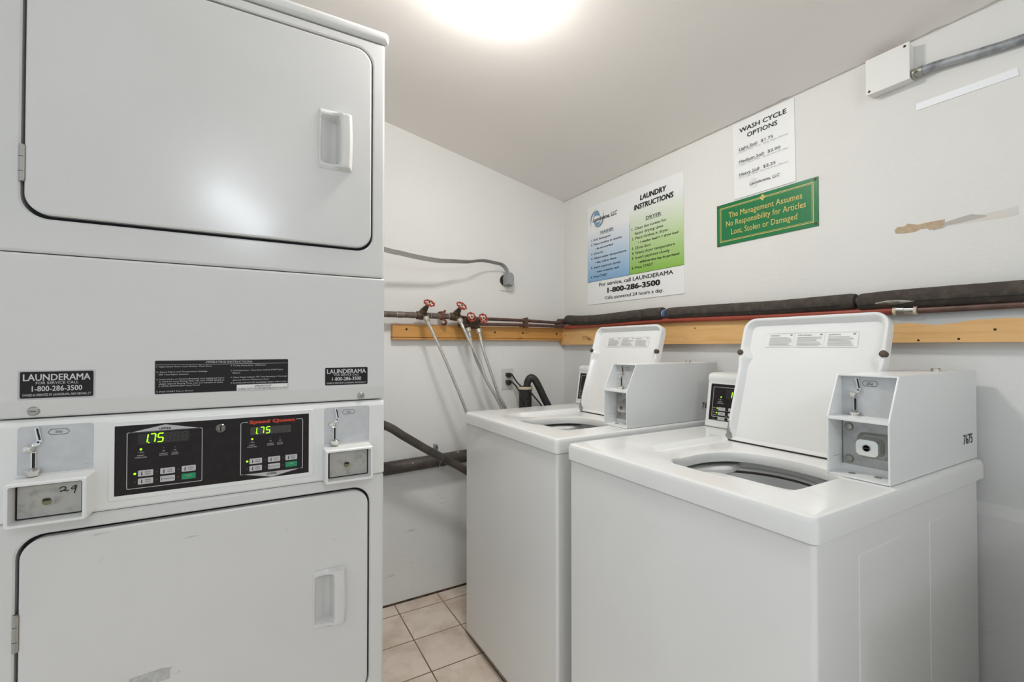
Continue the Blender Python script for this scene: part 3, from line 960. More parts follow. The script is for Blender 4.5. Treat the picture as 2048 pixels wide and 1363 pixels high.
ot('IMPORTANT:', .795, .85, .135, .0042, 'c', 'black')
ot('CLEAN LINT FILTER BEFORE EACH LOAD', .79, .93, .395, .0038, 'c', 'black')
dbuild(m, 'instruction_plate', None, 'black operating instructions plate', smooth=False)

# ------------------------------------------------------------------ washers (built once at local origin: front-right corner, x = depth, y = width)
WW, WD, ZT = .645, .757, .9225
wash = empty('washing_machine', (.768, .382, 0), 'white top-load coin washer nearest the camera, its lid raised, at the right', 'washing machine', 'coin washers along the right wall')
m = MB()
co = rrect(.006, .005, .726, WW - .005, .009, 5); ci = rrect(.010, .009, .722, WW - .009, .006, 5)
m.loops([[Vector((x, y, z)) for x, y in o_] for o_, z in ((ci, .034), (co, .038), (co, .874), (ci, .8775), (ci, .86))], 'enamel_cool', True, False)
for ex0, ex1 in ((.147, .320), (.445, .617)):
    m.box((ex0, .0039, .11), (ex1, .02, .83), 'enamel_cool', .0012, 2)
m.box((.05, .03, .006), (.70, WW - .03, .04), 'gap_dark')
m.build('cabinet', wash)
for lx, ly in ((.09, .05), (.09, WW - .05), (.67, .05), (.67, WW - .05)):
    m = MB(); m.lathe([(.02, 0), (.02, .008), (.008, .01), (.008, .034)], (lx, ly, 0), (0, 0, 1), 'rubber', 14); m.build('leveling_leg', wash)
# work top with sloped lid recess and wash opening
hole = [(.081, .335), (.079, .30), (.080, .272), (.088, .258), (.104, .247), (.113, .235), (.118, .19), (.121, .150), (.128, .128), (.148, .114), (.20, .109), (.27, .112), (.335, .125), (.378, .155), (.398, .20), (.404, .25), (.402, .30), (.392, .345), (.368, .383), (.33, .406), (.28, .417), (.22, .414), (.165, .402), (.122, .382), (.094, .358)]
hc = (.235, .265)
hp = [Vector((a, b, 0)) for a, b in hole]
hole = [(p.x, p.y) for p in catmull(hp, 4, True)]
def grow(poly, c, d):
    out = []
    for x, y in poly:
        v = Vector((x - c[0], y - c[1])); v = v * (1 + d / v.length)
        out.append((c[0] + v.x, c[1] + v.y))
    return out
rec = rrect(.076, .100, .475, .490, (.02, .02, .012, .012), 5)
rec_o = rrect(.062, .092, .487, .502, (.022, .022, .016, .016), 5)
# keep recess outline outside the opening
out0 = rrect(0, 0, WD, WW, .012, 6); out1 = rrect(.0035, .0035, WD - .0035, WW - .0035, .0105, 6); out2 = rrect(.012, .012, WD - .012, WW - .012, .006, 6)
P = radial([grow(hole, hc, .004), hole, grow(hole, hc, .004), rec, rec_o, out2, out1, out0], hc, 90)
def rz(x, y):
    t = min(1, max(0, (x - .08) / .14)); t = t * t * (3 - 2 * t)
    return ZT - .0125 * t
def lipz(x, y):
    """sides and rear of the opening roll down into the tub"""
    t = min(1, max(0, (x - .10) / .08))
    return .012 * t
L = []
L.append([Vector((x, y, rz(x, y) - .030)) for x, y in P[0]])
L.append([Vector((x, y, rz(x, y) - .006 - lipz(x, y))) for x, y in P[1]])
L.append([Vector((x, y, rz(x, y) - .001 - lipz(x, y) * .4)) for x, y in P[2]])
mid = [(a[0] * .55 + b[0] * .45, a[1] * .55 + b[1] * .45) for a, b in zip(P[2], P[3])]
gr = [(a[0] + (b[0] - a[0]) * min(1, .022 / max(.001, math.hypot(b[0] - a[0], b[1] - a[1]))), a[1] + (b[1] - a[1]) * min(1, .022 / max(.001, math.hypot(b[0] - a[0], b[1] - a[1])))) for a, b in zip(P[2], P[3])]
L.append([Vector((x, y, rz(x, y))) for x, y in gr])
L.append([Vector((x, y, rz(x, y))) for x, y in P[3]])
L.append([Vector((x, y, ZT)) for x, y in P[4]])
L.append([Vector((x, y, ZT)) for x, y in P[5]])
L.append([Vector((x, y, ZT - .0035)) for x, y in P[6]])
L.append([Vector((x, y, ZT - .012)) for x, y in P[7]])
L.append([Vector((x, y, .8785)) for x, y in P[7]])
L.append([Vector((x, y, .8785)) for x, y in P[5]])
m = MB()
m.loops(L, 'enamel_cool')
m.build('work_top', wash, ang=38)
# tub seen through the opening
tc = (.295, .295)
m = MB()
m.lathe([(.235, .899), (.180, .897), (.171, .893), (.169, .880), (.175, .876)], (tc[0], tc[1], 0), (0, 0, 1), 'gasket', 48, False, False)
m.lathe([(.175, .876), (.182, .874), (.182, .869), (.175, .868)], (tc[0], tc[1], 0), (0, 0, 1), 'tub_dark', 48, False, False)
m.lathe([(.175, .868), (.173, .866), (.172, .854), (.167, .851), (.166, .847), (.169, .844), (.176, .842)], (tc[0], tc[1], 0), (0, 0, 1), 'tub', 48, False, False)
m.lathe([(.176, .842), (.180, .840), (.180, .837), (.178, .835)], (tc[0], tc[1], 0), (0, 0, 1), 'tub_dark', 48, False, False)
m.lathe([(.178, .835), (.180, .79), (.176, .786), (.176, .782), (.181, .778), (.181, .64), (.15, .61), (.02, .60)], (tc[0], tc[1], 0), (0, 0, 1), 'tub', 48, False, True)
m.build('tub', wash)
m = MB(); m.lathe([(.11, .602), (.06, .62), (.042, .66), (.038, .72), (.034, .735), (.01, .742)], (tc[0], tc[1], 0), (0, 0, 1), 'plastic', 28); m.build('agitator', wash)
m = MB()   # lobed splash guard at the left of the tub mouth
gp = [(.20, .445), (.235, .470), (.261, .482), (.30, .490), (.36, .485), (.415, .460), (.448, .432), (.440, .414), (.385, .393), (.341, .389), (.296, .408), (.25, .418), (.215, .422)]
gp = [(p.x, p.y) for p in catmull([Vector((a, b, 0)) for a, b in gp], 4, True)]
cg = (.33, .44)
gk = lambda k: [(cg[0] + (x - cg[0]) * k, cg[1] + (y - cg[1]) * k) for x, y in gp]
m.loops([[Vector((x, y, .852)) for x, y in gp], [Vector((x, y, .862)) for x, y in gp], [Vector((x, y, .867)) for x, y in gk(.93)], [Vector((x, y, .869)) for x, y in gk(.8)]], 'plastic', True, True)
m.build('splash_guard', wash)
# lid, raised
LW, LL = .374, .372
th = math.radians(17)
lu = Vector((0, 1, 0)); lv = Vector((math.sin(th), 0, math.cos(th))); ln = Vector((-math.cos(th), 0, math.sin(th)))
lo_ = Vector((.490, .114, .9155))
def LF(u, v, w_):
    return lo_ + lu * u + lv * v + ln * w_
def lid_outline():
    pts = []
    r = .036
    nseg = 40
    for i in range(nseg + 1):                                # right side upwards
        pts.append((0.0, .004 + (LL - r - .004) * i / nseg, (-1, 0)))
    for i in range(1, 10):
        a = PI - .5 * PI * i / 10
        pts.append((r + r * math.cos(a), LL - r + r * math.sin(a), (math.cos(a), math.sin(a))))
    for i in range(13):
        pts.append((r + (LW - 2 * r) * i / 12, LL, (0, 1)))
    for i in range(1, 10):
        a = .5 * PI - .5 * PI * i / 10
        pts.append((LW - r + r * math.cos(a), LL - r + r * math.sin(a), (math.cos(a), math.sin(a))))
    for i in range(nseg + 1):
        pts.append((LW, LL - r - (LL - r - .004) * i / nseg, (1, 0)))
    pts.append((LW - .004, 0, (0, -1)))
    for i in range(1, 12):
        pts.append((LW - LW * i / 12, 0, (0, -1)))
    pts.append((.004, 0, (0, -1)))
    return pts
LO = lid_outline()
def rim(v, nrm):
    if nrm[1] < -.5:
        return 0.0
    return min(1, v / .03)
def notch(v):
    return max(0, 1 - abs(v - .252) / .028)
def ins(p, d):
    u, v, n_ = p
    if n_[1] < -.5:
        return (u, v)
    return (u - n_[0] * d, v - n_[1] * d)
def taper(p):
    """the skirt runs in a little below the bumpers"""
    u, v, n_ = p
    if abs(n_[0]) > .9 and v < .24:
        return (u - n_[0] * .004 * min(1, (.24 - v) / .02), v, n_)
    return p
LO = [taper(p) for p in LO]
rings = []
rings.append([LF(*ins(p, .004), -.006) for p in LO])
rings.append([LF(*ins(p, 0), -.003) for p in LO])
rings.append([LF(*ins(p, 0), .002 + .017 * rim(p[1], p[2])) for p in LO])
rings.append([LF(*ins(p, .002), .004 + .019 * rim(p[1], p[2])) for p in LO])
rings.append([LF(*ins(p, .007), .004 + .019 * rim(p[1], p[2])) for p in LO])
rings.append([LF(*ins(p, .010 + .012 * notch(p[1]) * (abs(p[2][0]) > .9)), .004 + .016 * rim(p[1], p[2])) for p in LO])
rings.append([LF(*ins(p, .020 + .016 * notch(p[1]) * (abs(p[2][0]) > .9)), .0035) for p in LO])
m = MB(); m.loops(rings, 'enamel_cool', True, True)
lid = m.build('lid', wash, ang=50)
for bu in (.004, LW - .004):
    m = MB(); m.lathe([(.0085, -.006), (.0085, .004), (.0065, .0065), (.002, .007)], LF(bu, .262, .0225), ln, 'bumper', 16); m.build('bumper', lid)
for bu in (.008, LW - .008):
    m = MB(); m.tube([LF(bu, .05, .020), LF(bu, .018, .021), LF(bu, .004, .016)], .0035, 'steel', 8); m.lathe([(.008, -.006), (.008, .006)], LF(bu, .006, .012), lu, 'steel', 14); m.build('hinge', lid)
m = MB()
m.poly([LF(u, v, .0041) for u, v in [(.068, .2845), (.307, .2845), (.307, .326), (.068, .326)]], 'label_paper')
def lbar(u0, u1, v, h_, mt):
    m.raw([LF(u, vv, .0045) for u, vv in ((u0, v), (u1, v), (u1, v + h_), (u0, v + h_))], [(0, 1, 2, 3)], mt)
for k, s_ in enumerate(('WARNING', 'AVERTISSEMENT', 'ADVERTENCIA')):
    ur = .301 - k * .079
    m.text(s_, LF(ur - .004, .3195, .0042), -lu, lv, .0036, 'black', .030 + .008 * (k == 1), 'l')
    lbar(ur - .068, ur - .062, .3185, .004, 'grey_ink')
    for q in range(8):
        random.seed(q * 7 + k)
        lbar(ur - .070 + random.random() * .016, ur - .004, .3125 - q * .0034, .0012, 'grey_ink')
    lbar(ur - .0745, ur - .0742, .2865, .036, 'grey_ink')
for a, b, c_, d_ in ((.068, .307, .2845, .0005), (.068, .307, .3255, .0005)):
    lbar(a, b, c_, d_, 'grey_ink')
m.build('warning_label', lid, smooth=False, label='white three-language warning label')
m = MB(); m.box((.474, .124, .9085), (.494, .480, .9135), 'gap_dark', .001); m.build('hinge_gap_shade', wash, label='dark strip for the shade and grime under the raised lid')  # solid strip colours in the shade and grime of the lid gap
# rear control hood
m = MB()
HY0, HY1 = .135, .632
prof = [(.566, .926), (.569, .934), (.590, .072 + 1.0), (.588, 1.083), (.590, 1.093), (.597, 1.100), (.612, 1.103), (.690, 1.103), (.745, 1.06), (.752, .923), (.572, .9225)]
m.prism([(x, HY0, z) for x, z in prof], (0, HY1 - HY0, 0), 'plastic', .004, 3)
hood = m.build('control_hood', wash)
pa = Vector((.569, 0, .934)); pb = Vector((.590, 0, 1.072))
pd = (pb - pa).normalized(); pn = Vector((-pd.z, 0, pd.x))
hy = Vector((0, -1, 0))
def HF(a, b, w_):
    """a = metres right of the hood's left end, b = metres up its face"""
    return Vector((pa.x, HY1, pa.z)) + hy * a + pd * b + pn * w_
m = MB()
FA0, FA1, FB0, FB1 = .014, .42, .013, .1335
m.poly([HF(a, b, .0006) for a, b in [(FA0, FB0), (FA1, FB0), (FA1, FB1), (FA0, FB1)]], 'fascia')
fr_o = rrect(FA0 + .010, FB0 + .012, FA1 - .01, FB1 - .010, .003); fr_i = rrect(FA0 + .0112, FB0 + .0132, FA1 - .0112, FB1 - .0112, .002)
m.raw([HF(a, b, .0009) for a, b in fr_o] + [HF(a, b, .0009) for a, b in fr_i], [(i, (i + 1) % len(fr_o), len(fr_o) + (i + 1) % len(fr_o), len(fr_o) + i) for i in range(len(fr_o))], 'pale_ink')
m.text('/ 25c', HF(.052, .083, .0009), hy, pd, .004, 'pale_ink', .012)
m.text('INSERT', HF(.053, .0755, .0009), hy, pd, .003, 'pale_ink', .014)
m.text('COINS/CARD', HF(.053, .0705, .0009), hy, pd, .003, 'pale_ink', .024)
for q, s_ in enumerate(('HEAVY', 'MEDIUM', 'LIGHT')):
    m.text(s_, HF(.033, .0545 - q * .0155, .0009), hy, pd, .003, 'pale_ink', .011)
    m.box((0, 0, 0), (.055, .0006, .0003), 'pale_ink', mtx=Matrix.Translation(HF(.026, .0462 - q * .0155, .0007)) @ Matrix((( -0.0, pd.x, pn.x, 0), (-1, 0, 0, 0), (0, pd.z, pn.z, 0), (0, 0, 0, 1))))
m.build('control_panel', hood, smooth=False)
m = MB()
m.poly([HF(a, b, .001) for a, b in [(.072, .086), (.155, .086), (.155, .116), (.072, .116)]], 'dim_window_dark')
for ch, a in zip('175', (.088, .104, .120)):
    h_ = .018
    S = {'1': 'bc', '7': 'abc', '5': 'afgcd'}[ch]
    hw, hh = h_ * .25, h_ / 2
    t = .0012
    E_ = {'a': ((-hw, hh), (hw, hh)), 'g': ((-hw, 0), (hw, 0)), 'd': ((-hw, -hh), (hw, -hh)), 'f': ((-hw, 0), (-hw, hh)), 'b': ((hw, 0), (hw, hh)), 'c': ((hw, -hh), (hw, 0))}
    for q in S:
        (ax, ay), (bx, by) = E_[q]
        if ay == by:
            Q = [(ax, ay - t), (bx, ay - t), (bx, ay + t), (ax, ay + t)]
        else:
            Q = [(ax - t, ay), (ax + t, ay), (ax + t, by), (ax - t, by)]
        m.raw([HF(a + u + .12 * v, .101 + v, .0014) for u, v in Q], [(0, 1, 2, 3)], 'led')
m.raw([HF(.0965 + u, .0915 + v, .0014) for u, v in ((0, 0), (.0025, 0), (.0025, .0025), (0, .0025))], [(0, 1, 2, 3)], 'led')
m.build('display', hood, smooth=False, label='lit green price display')
for c_ in range(3):
    for r_ in range(3):
        a = .0605 + c_ * .036; b = .052 - r_ * .0155
        m = MB()
        plate(m, rrect(a - .0125, b - .0052, a + .0125, b + .0052, .002, 3), 'grey_key', lambda u, v, w_: HF(u, v, .0007 + w_), .0009)
        m.text(('HOT', 'WARM', 'COLD')[r_] if c_ == 0 else ('NORMAL', 'DELICATE', 'BULKY')[r_] if c_ == 1 else ('START', 'RINSE', 'STOP')[r_], HF(a + .002, b, .0017), hy, pd, .0032, 'black', .013)
        m.build('button', hood, smooth=False)
for a, b in ((.054, .091), (.0435, .0535), (.0425, .038)):
    m = MB(); m.lathe([(.0022, 0), (.0017, .0012)], HF(a, b, .0007), pn, 'led', 10); m.build('indicator_light', hood, label='lit green indicator')
# coin meter case on the right
BY0, BY1 = .0125, .1225
bz0, bz1 = .9235, 1.1315
bx0, bxs, bxb, bzs = .2905, .3345, .7535, 1.0445
m = MB()
side = [(bx0, bz0), (bxb, bz0), (bxb, bz1), (bxs, bz1), (bx0, bzs)]
t = .0035
m.prism([(x, BY0, z) for x, z in side], (0, t, 0), 'box_paint', .0008, 2)
m.prism([(x, BY1, z) for x, z in side], (0, -t, 0), 'box_paint', .0008, 2)
m.box((bxs, BY0 + .001, bz1 - t), (bxb, BY1 - .001, bz1), 'box_paint', .0008)
m.box((bx0, BY0 + .001, bz0), (bxb, BY1 - .001, bz0 + t), 'box_paint', .0008)
m.box((bxb - t, BY0 + .001, bz0), (bxb, BY1 - .001, bz1), 'box_paint')
m.box((bx0 + .0004, BY0 + .002, bzs - .006), (.355, BY1 - .002, bzs + .0005), 'box_paint', .0008)
m.box((.346, BY0 + .002, bz0), (.349, BY1 - .002, bz0 + .016), 'box_paint')
m.box((bx0 + .02, BY1 - t - .0004, bz0 + .034), (bx0 + .045, BY1 - t + .0002, bz0 + .0346), 'grey_ink')
m.text('7675', (.694, BY0, .9748), (1, 0, 0), (0, 0, 1), .0235, 'black', .057, bold=.01)
for hx, hyy in ((.318, .088), (.326, .046)):
    m.lathe([(.0062, 0), (.0062, .0016), (.0045, .0018), (.001, .0012)], (hx, hyy, bz0 + t), (0, 0, 1), 'steel', 14)
box = m.build('coin_meter_box', wash)
def CF(u, v, w_):
    return Vector((.3485 - w_, BY1 - t - u, v))
m = MB()
pw = BY1 - BY0 - 2 * t
m.loops([[CF(u, v, 0) for u, v in ((0, bzs), (pw, bzs), (pw, bz1 - t), (0, bz1 - t))], [CF(u, v, .0015) for u, v in ((0, bzs), (pw, bzs), (pw, bz1 - t), (0, bz1 - t))]], 'alu', True, True)
hexa(m, lambda u, v, w_: CF(u, v, .0015 + w_), .0525, 1.1135, .0145, .0058, .95)
m.text('25¢', CF(.0525, 1.1135, .0017), (0, -1, 0), (0, 0, 1), .0052, 'black', .0115)
m.build('coin_plate', box, smooth=False, label='grey coin slot plate')
m = MB(); coin_slide_geo(m, lambda u, v, w_: CF(u + .006, v + bzs + .001, .0015 + w_), .080); m.build('coin_slide', box)
m = MB()
FZ0, FZ1 = bz0 + .016, bzs - .006
m.loops([[CF(u, v, 0) for u, v in ((.002, FZ0), (pw, FZ0), (pw, FZ1), (.002, FZ1))], [CF(u, v, .0015) for u, v in ((.002, FZ0), (pw, FZ0), (pw, FZ1), (.002, FZ1))]], 'zinc', True, True)
m.build('vault_plate', box, smooth=False, label='zinc plate below the coin slot')
for v in (FZ0 + .012, FZ1 - .019):
    m = MB(); p = CF(.014, v, .0015); m.lathe([(.0085, 0), (.0085, .0015), (.0065, .0045), (.001, .0052)], p, (-1, 0, 0), 'steel', 16); m.build('bolt', box)
m = MB()
lc = (.060, FZ0 + .046)
def lring(s_, r_, h_):
    return [CF(lc[0] + u, lc[1] + v, h_) for u, v in rrect(-.026 * s_, -.022 * s_, .026 * s_, .022 * s_, r_, 5)]
m.loops([lring(1.22, .014, .0015), lring(1.16, .014, .006), lring(1.0, .013, .012), lring(.86, .011, .016), lring(.80, .010, .034), lring(.74, .009, .0375), lring(.70, .008, .038)], 'chrome', False, True)
p = CF(lc[0], lc[1], .038)
m.lathe([(.0075, 0), (.0075, .001), (.006, .001), (.006, -.001)], p, (-1, 0, 0), 'steel', 18)
m.box((p.x - .0016, p.y - .0055, p.z - .0012), (p.x - .0006, p.y + .0055, p.z + .0012), 'gap_dark')
m.build('vault_lock', box, label='chrome rounded vault lock')
m = MB(); m.lathe([(.010, 0), (.010, .006), (.008, .008), (.005, .008), (.004, .006), (.001, .006)], (.640, .052, bz1), (0, 0, 1), 'chrome', 20); m.build('key_lock', box)

w2 = copy_tree(wash)
w2.location = (.772, 1.083, 0)
w2.rotation_euler = (0, 0, math.radians(.4))
w2['label'] = 'white top-load coin washer in the far corner beyond the nearest one, lid raised'
for ch in w2.children_recursive:
    if ch.name.startswith('indicator_light') or ch.name.startswith('display'):
        for sl in ch.material_slots:
            if sl.material == M['led']:
                sl.link = 'OBJECT'
                sl.material = M['dim_led']
        ch['label'] = 'unlit display' if ch.name.startswith('display') else 'unlit indicator'
blocker_washer = copy_tree(wash)  # unseen washer added to keep light off the lower right wall
blocker_washer.location = (.775, -.525, 0)
blocker_washer['label'] = 'added third coin washer, unseen, lid closed, blocking light at the right wall'
hp_ = Vector((.490, 0, .9155))
for ch in blocker_washer.children:
    if ch.name.startswith('lid'):
        ch.matrix_local = Matrix.Translation(hp_ + Vector((-.012, 0, .005))) @ Matrix.Rotation(math.radians(-107), 4, 'Y') @ Matrix.Translation(-hp_)

# ------------------------------------------------------------------ signs on the right wall
RR, RU = (0, -1, 0), (0, 0, 1)
def wallF(x):
    return lambda u, v, w_: Vector((x - w_, u, v))      # u = world y, v = world z
m = MB()
SX = XR - .003
m.prism([(XR, 1.892, 1.4106), (XR, 1.2712, 1.4098), (XR, 1.2738, 1.919), (XR, 1.8905, 1.928)], (-.003, 0, 0), 'paper', .0004, 1)
W_ = wallF(SX)
m.poly([W_(u, v, .0003) for u, v in [(1.891, 1.5290), (1.5832, 1.5287), (1.5832, 1.80), (1.891, 1.80)]], 'print_blue')
m.poly([W_(u, v, .0003) for u, v in [(1.5832, 1.5287), (1.2715, 1.5285), (1.2730, 1.85), (1.5832, 1.85)]], 'print_green')
for a, b, c_, d_ in ((1.5838, 1.5826, 1.5287, 1.774), (1.891, 1.2715, 1.5280, 1.5294)):
    m.poly([W_(u, v, .0006) for u, v in [(a, c_), (b, c_), (b, d_), (a, d_)]], 'black')
def st(s_, y_, z_, cap, wd=None, al='l', mt='black', bold=0.0, sh=0.0):
    m.text(s_, (SX - .0004, y_, z_), RR, RU, cap, mt, wd, al, bold, sh, .0004)
st('LAUNDRY', 1.4394, 1.876, .0240, .148, 'c', bold=.042, sh=.1)
st('INSTRUCTIONS', 1.4388, 1.838, .0240, .225, 'c', bold=.042, sh=.1)
M['logo_blue'] = mat('logo_blue', (108, 152, 186), 0.4)
M['logo_dark'] = mat('logo_dark_blue', (72, 92, 124), 0.4)
# swirl emblem
def swirl(cy, cz, a0, a1, r0, r1, w0, mt):
    pts = []
    n_ = 18
    for i in range(n_ + 1):
        t_ = i / n_; a = a0 + (a1 - a0) * t_; r = r0 + (r1 - r0) * t_
        pts.append((cy - r * math.cos(a), cz + r * math.sin(a) * 1.05, w0 * math.sin(PI * min(.98, max(.04, t_)))))
    vs, fs = [], []
    for i, (a, b, w_) in enumerate(pts):
        d = Vector((a - cy, b - cz)).normalized() * w_
        vs += [W_(a - d.x, b - d.y, .0004), W_(a + d.x, b + d.y, .0004)]
    for i in range(n_):
        fs.append((2 * i, 2 * i + 1, 2 * i + 3, 2 * i + 2))
    m.raw(vs, fs, mt)
lcx, lcz = 1.815, 1.851
swirl(lcx, lcz, .3, 2.9, .022, .030, .009, 'logo_blue'); swirl(lcx, lcz, 3.4, 6.0, .022, .030, .009, 'logo_blue')
swirl(lcx, lcz, .9, 3.6, .034, .050, .003, 'logo_dark'); swirl(lcx, lcz, 4.0, 6.7, .034, .050, .003, 'logo_dark')
swirl(lcx, lcz, 1.4, 3.9, .044, .056, .0015, 'logo_dark'); swirl(lcx, lcz, 4.5, 7.0, .044, .056, .0015, 'logo_dark')
st('Launderama, LLC', 1.848, 1.850, .021, .178, 'l', bold=.020, sh=.22)
st('WASHER', 1.7415, 1.7755, .0145, .098, 'c', bold=.008)
st('DRYER', 1.435, 1.7735, .0155, .088, 'c', bold=.008)
for a, b, z_ in ((1.792, 1.690, 1.7645), (1.482, 1.389, 1.762)):
    m.poly([W_(u, v, .0007) for u, v in [(a, z_), (b, z_), (b, z_ + .0015), (a, z_ + .0015)]], 'black')
rows = [('1. Add detergent', .150, 0), ('2. Place clothes in washer', .232, 0), ('• do not overload', .131, 1), ('3. Close lid', .092, 0), ('4. Select water temperature', .258, 0), ('• Hot, Cold or Warm', .154, 1), ('5. Insert payment slowly', .220, 0), ('• coins or laundry card', .171, 1), ('6. Press START', .122, 0)]
for i, (s_, wd, ind) in enumerate(rows):
    st(s_, 1.8625 - .0345 * ind, 1.7465 - i * .0240, .0122 if not ind else .0105, wd, 'l', bold=.016 if ind else .006, sh=.2 if ind else 0)
rows = [('1. Clean lint screen for', .205, 0), ('faster drying time', .168, .5), ('2. Place clothes in dryer', .215, 0), ('• 1 washer load = 1 dryer load', .227, 1), ('3. Close door', .120, 0), ('4. Select dryer temperature', .250, 0), ('5. Insert payment slowly', .222, 0), ('• additional time may be purchased', .232, 1), ('6. Press START', .130, 0)]
for i, (s_, wd, ind) in enumerate(rows):
    st(s_, 1.5675 - (.039 if ind == 1 else .019 if ind else 0), 1.7400 - i * .0227, .0130 if ind != 1 else .0110, wd, 'l', bold=.016 if ind == 1 else .006, sh=.2 if ind == 1 else 0)
st('For service, call LAUNDERAMA', 1.5625, 1.5085, .0190, .470, 'c', bold=.014)
st('1-800-286-3500', 1.5675, 1.4735, .0250, .335, 'c', bold=.045)
st('Calls answered 24 hours a day.', 1.5680, 1.4370, .0170, .375, 'c', bold=.006)
o = m.build('laundry_sign', smooth=False, origin=(XR, 1.58, 1.41))
tag(o, 'large white laundry instructions poster with blue and green panels', 'sign')

m = MB()
m.prism([(XR, 1.0450, 1.7347), (XR, .8262, 1.7350), (XR, .8298, 2.0130), (XR, 1.0515, 2.0150)], (-.003, 0, 0), 'paper', .0004, 1)
st('WASH CYCLE', .9390, 1.9815, .0165, .168, 'c', bold=.02)
st('OPTIONS', .9390, 1.9550, .0165, .108, 'c', bold=.02)
M['faint_ink'] = mat('faint_grey_ink', (176, 174, 172), 0.5)
M['ink_soft'] = mat('soft_black_ink', (88, 84, 82), 0.5)
for s_, p_, z_, wd, d_ in (('Light Soil:', '$1.75', 1.9140, .070, 'Shorter Wash Time - Spray Rinse (24 min)'), ('Medium Soil:', '$2.00', 1.8675, .094, 'Longer Wash Time - Spray Rinse (31 min)'), ('Heavy Soil:', '$2.25', 1.8205, .078, 'Extra Long Wash - Full Tub Rinse (34 min)')):
    st(s_, 1.0245, z_, .0105, wd, 'l', 'ink_soft', .006)
    st(p_, 1.0245 - wd - .012, z_, .0105, .043, 'l', 'ink_soft', .004)
    m.poly([W_(u, v, .0006) for u, v in [(1.0245, z_ - .0072), (1.0245 - wd + .004, z_ - .0072), (1.0245 - wd + .004, z_ - .0064), (1.0245, z_ - .0064)]], 'ink_soft')
    st('• ' + d_, 1.0325, z_ - .0118, .0062, .183, 'l', 'faint_ink')
M['logo_faint'] = mat('logo_pale', (222, 221, 219), 0.5)
swirl(.965, 1.776, 0, 6.2, .006, .014, .010, 'logo_faint')
st('Launderama, LLC', .9320, 1.7745, .0108, .105, 'c', 'ink_soft', .006, .2)
o = m.build('price_sign', smooth=False, origin=(XR, .94, 1.735))
tag(o, 'white wash cycle options price sheet above the green sign', 'sign')

gs = empty('notice_sign', (XR, .94, 1.571), 'green metal notice sign with gold lettering below the price sheet', 'sign')
GO = Vector((XR, .94, 1.571))
m = MB()
m.box((XR - .003, .7583, 1.5720), (XR, 1.1185, 1.7290), 'sign_green', .0008)
G_ = wallF(XR - .003)
for d_, w_ in ((.0135, .0022), (.0180, .0011)):
    a = rrect(.7583 + d_, 1.572 + d_, 1.1185 - d_, 1.729 - d_, .001, 2); b = rrect(.7583 + d_ + w_, 1.572 + d_ + w_, 1.1185 - d_ - w_, 1.729 - d_ - w_, .001, 2)
    n_ = len(a)
    m.raw([G_(u, v, .0003) for u, v in a] + [G_(u, v, .0003) for u, v in b], [(n_ + i, n_ + (i + 1) % n_, (i + 1) % n_, i) for i in range(n_)], 'gold')
for dy, dz in ((0, .006), (0, -.006), (.006, 0), (-.006, 0)):
    cy, cz = .9384 + dy, 1.7135 + dz
    m.poly([G_(u, v, .0006) for u, v in [(cy + .0052, cz), (cy, cz - .0052), (cy - .0052, cz), (cy, cz + .0052)]], 'gold')
for s_, z_, wd, yc in (('The Management Assumes', 1.6830, .262, .9370), ('No Responsibility for Articles', 1.6520, .284, .9370), ('Lost, Stolen or Damaged', 1.6190, .236, .9400)):
    m.text(s_, (XR - .0034, yc, z_), RR, RU, .0215, 'gold', wd, 'c', .004, 0, .0003)
bmesh.ops.translate(m.bm, vec=-GO, verts=m.bm.verts)
m.build('plate', gs, smooth=False)
for u, v in ((1.1135, 1.7235), (.7665, 1.7215), (1.1115, 1.5775), (.7660, 1.5810)):
    m = MB(); m.lathe([(.0042, 0), (.0038, .0012), (.001, .0018)], Vector((XR - .003, u, v)) - GO, (-1, 0, 0), 'rust_screw', 12); m.build('screw', gs)

# ------------------------------------------------------------------ electrical box, conduit, strip, residue
eb = empty('electrical_box', (XR, .565, 1.905), 'square white-painted electrical box high on the right wall at the ceiling', 'electrical box')
EO = Vector((XR, .565, 1.905))
def erel(m):
    bmesh.ops.translate(m.bm, vec=-EO, verts=m.bm.verts)
m = MB(); m.box((XR - .034, .516, 1.906), (XR, .613, 2.004), 'box_white', .003, 2); erel(m); m.build('box', eb)
m = MB(); m.box((XR - .037, .5145, 1.9045), (XR - .033, .6145, 2.0055), 'box_white', .0015, 2)
for u, v in ((.5245, 1.9965), (.6060, 1.9135)):
    m.lathe([(.0034, 0), (.003, .0006)], (XR - .037, u, v), (-1, 0, 0), 'socket_dark', 10)
erel(m); m.build('cover', eb)
cd = empty('conduit', (XR, .50, 1.90), 'grey metal electrical conduit running from the white box along the wall', 'pipe')
CO = Vector((XR, .50, 1.90))
cpath = [(XR - .018, .512, 1.921), (XR - .018, .494, 1.921), (XR - .016, .47, 1.921), (XR - .013, .43, 1.916), (XR - .012, .38, 1.909), (XR - .0115, .32, 1.902), (XR - .0115, .15, 1.892), (XR - .0115, -.9, 1.86)]
m = MB(); m.tube([Vector(p) - CO for p in cpath], .0108, 'galv', 14, smooth=5); m.build('tube', cd)
m = MB()
m.lathe([(.013, 0), (.013, .006), (.0105, .006), (.0105, .012), (.0128, .012), (.0128, .022)], Vector((XR - .018, .514, 1.921)) - CO, (0, -1, 0), 'steel', 18)
m.lathe([(.0035, 0), (.0035, .004), (.001, .005)], Vector((XR - .031, .504, 1.919)) - CO, (-1, 0, -.2), 'brassy', 10)
m.build('connector', cd)
m = MB(); m.prism([(XR, .5142, 1.8452), (XR, .3262, 1.8448), (XR, .3230, 1.8242), (XR, .5144, 1.8262)], (-.0022, 0, 0), 'strip_white', .0006, 1)
